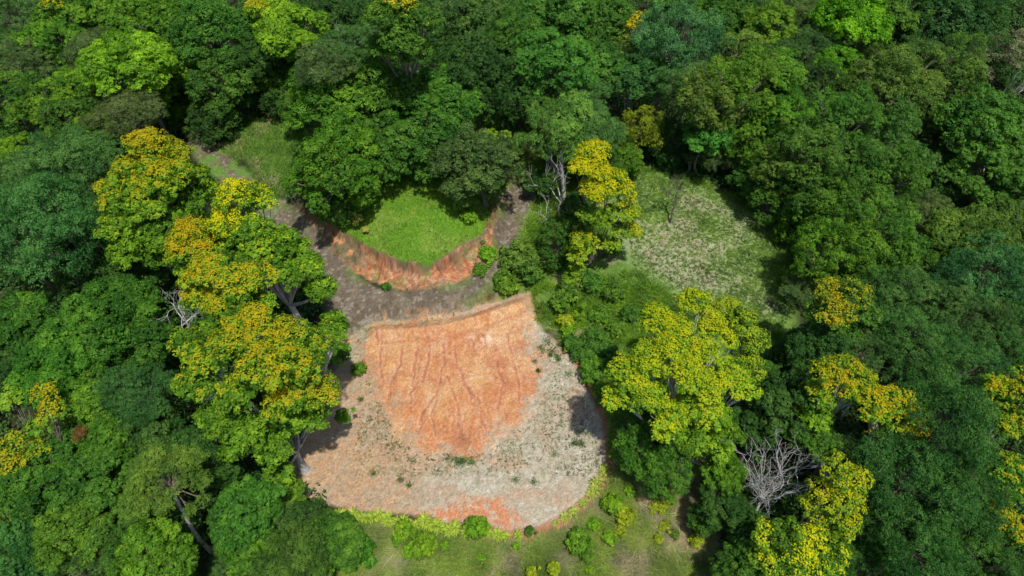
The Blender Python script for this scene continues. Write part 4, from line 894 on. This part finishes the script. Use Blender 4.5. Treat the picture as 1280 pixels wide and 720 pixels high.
# ------------------------------------------------------------------ undergrowth and the wood outside the view
def clumps(x, y, z, rad, per, L, lw=.55, sq=.8):
    n = len(x); i = np.repeat(np.arange(n), per); u = rdir(len(i)); u[:, 2] = np.abs(u[:, 2]) * 1.0 - .15
    P = np.stack([x, y, z], 1)[i] + u * (rad[i] * rng.uniform(.75, 1.1, len(i)))[:, None] * np.array([1, 1, sq])
    N = norm(u * .6 + np.array([0, 0, .6]) + rdir(len(i)) * .5); cr = rng.random(n)
    return P, N, .3 + cr[i] * .4 + rng.uniform(-.2, .3, len(i)), L * rng.uniform(.7, 1.2, len(i))
def outside(x, y, m): return np.minimum.reduce([sdf(x, y, P) for P in POLYS]) > m
x, y = scatter(9500, (-95, 95, 8, 135), lambda x, y: outside(x, y, .8) & ((sdf(x, y, MOUND) > 3.6) | (y > 62)))
zt = terrain(x, y); u_, v_ = proj(x, y, zt + 3); k = (u_ > -120) & (u_ < 1400) & (v_ > -80) & (v_ < 860); x, y, zt = x[k], y[k], zt[k]
op = np.minimum.reduce([sdf(x, y, P) for P in POLYS]); hh = rng.uniform(.4, 1.0, len(x)) + sstep(1, 9, op) * rng.uniform(0, 4.5, len(x))
P, N, ti, L = clumps(x, y, zt + hh, rng.uniform(.9, 1.9, len(x)), 70, .42)
stuff(link('undergrowth', leaves('undergrowth', P, N, L, L * .55, ti, M_leaf, .3), None, (.05, .15, .025)), 'dark leafy undergrowth filling the gaps below the forest trees', 'undergrowth')
x, y = scatter(15000, (-190, 190, -70, 230), lambda x, y: np.ones(len(x), bool))
k = ((np.abs(x) + np.abs(y - 60)) < 330); x, y = x[k], y[k]; zt = np.full(len(x), -3.0)
u_, v_ = proj(x, np.maximum(y, -30), zt + 11); dep = y * cp + 55 * sp
mpx = 150 * 60 / np.maximum(dep, 20)
inview = (dep > 5) & (u_ > -mpx) & (u_ < 1280 + mpx) & (v_ > -110) & (v_ < 720 + mpx)
k = ~inview & (np.hypot(x, y) > 6); x, y, zt = x[k], y[k], zt[k]
hgt = 6 + 5 * fbm(x / 5, y / 5, 88, 3) * 1.6
P, N, ti, L = clumps(x, y, zt + hgt, rng.uniform(1.6, 3.2, len(x)), 42, 1.15, .6)
stuff(link('forest', leaves('forest', P, N, L, L * .6, ti, M_leaf), None, (.055, .155, .03)), 'unbroken forest canopy continuing beyond the trees round the clearing', 'forest')
for l, n in USED.items():
    if n > 1: print('DUP LABEL', n, l)
print('objects', len(SC.objects), 'polys', sum(len(o.data.polygons) for o in SC.objects if o.type == 'MESH'))
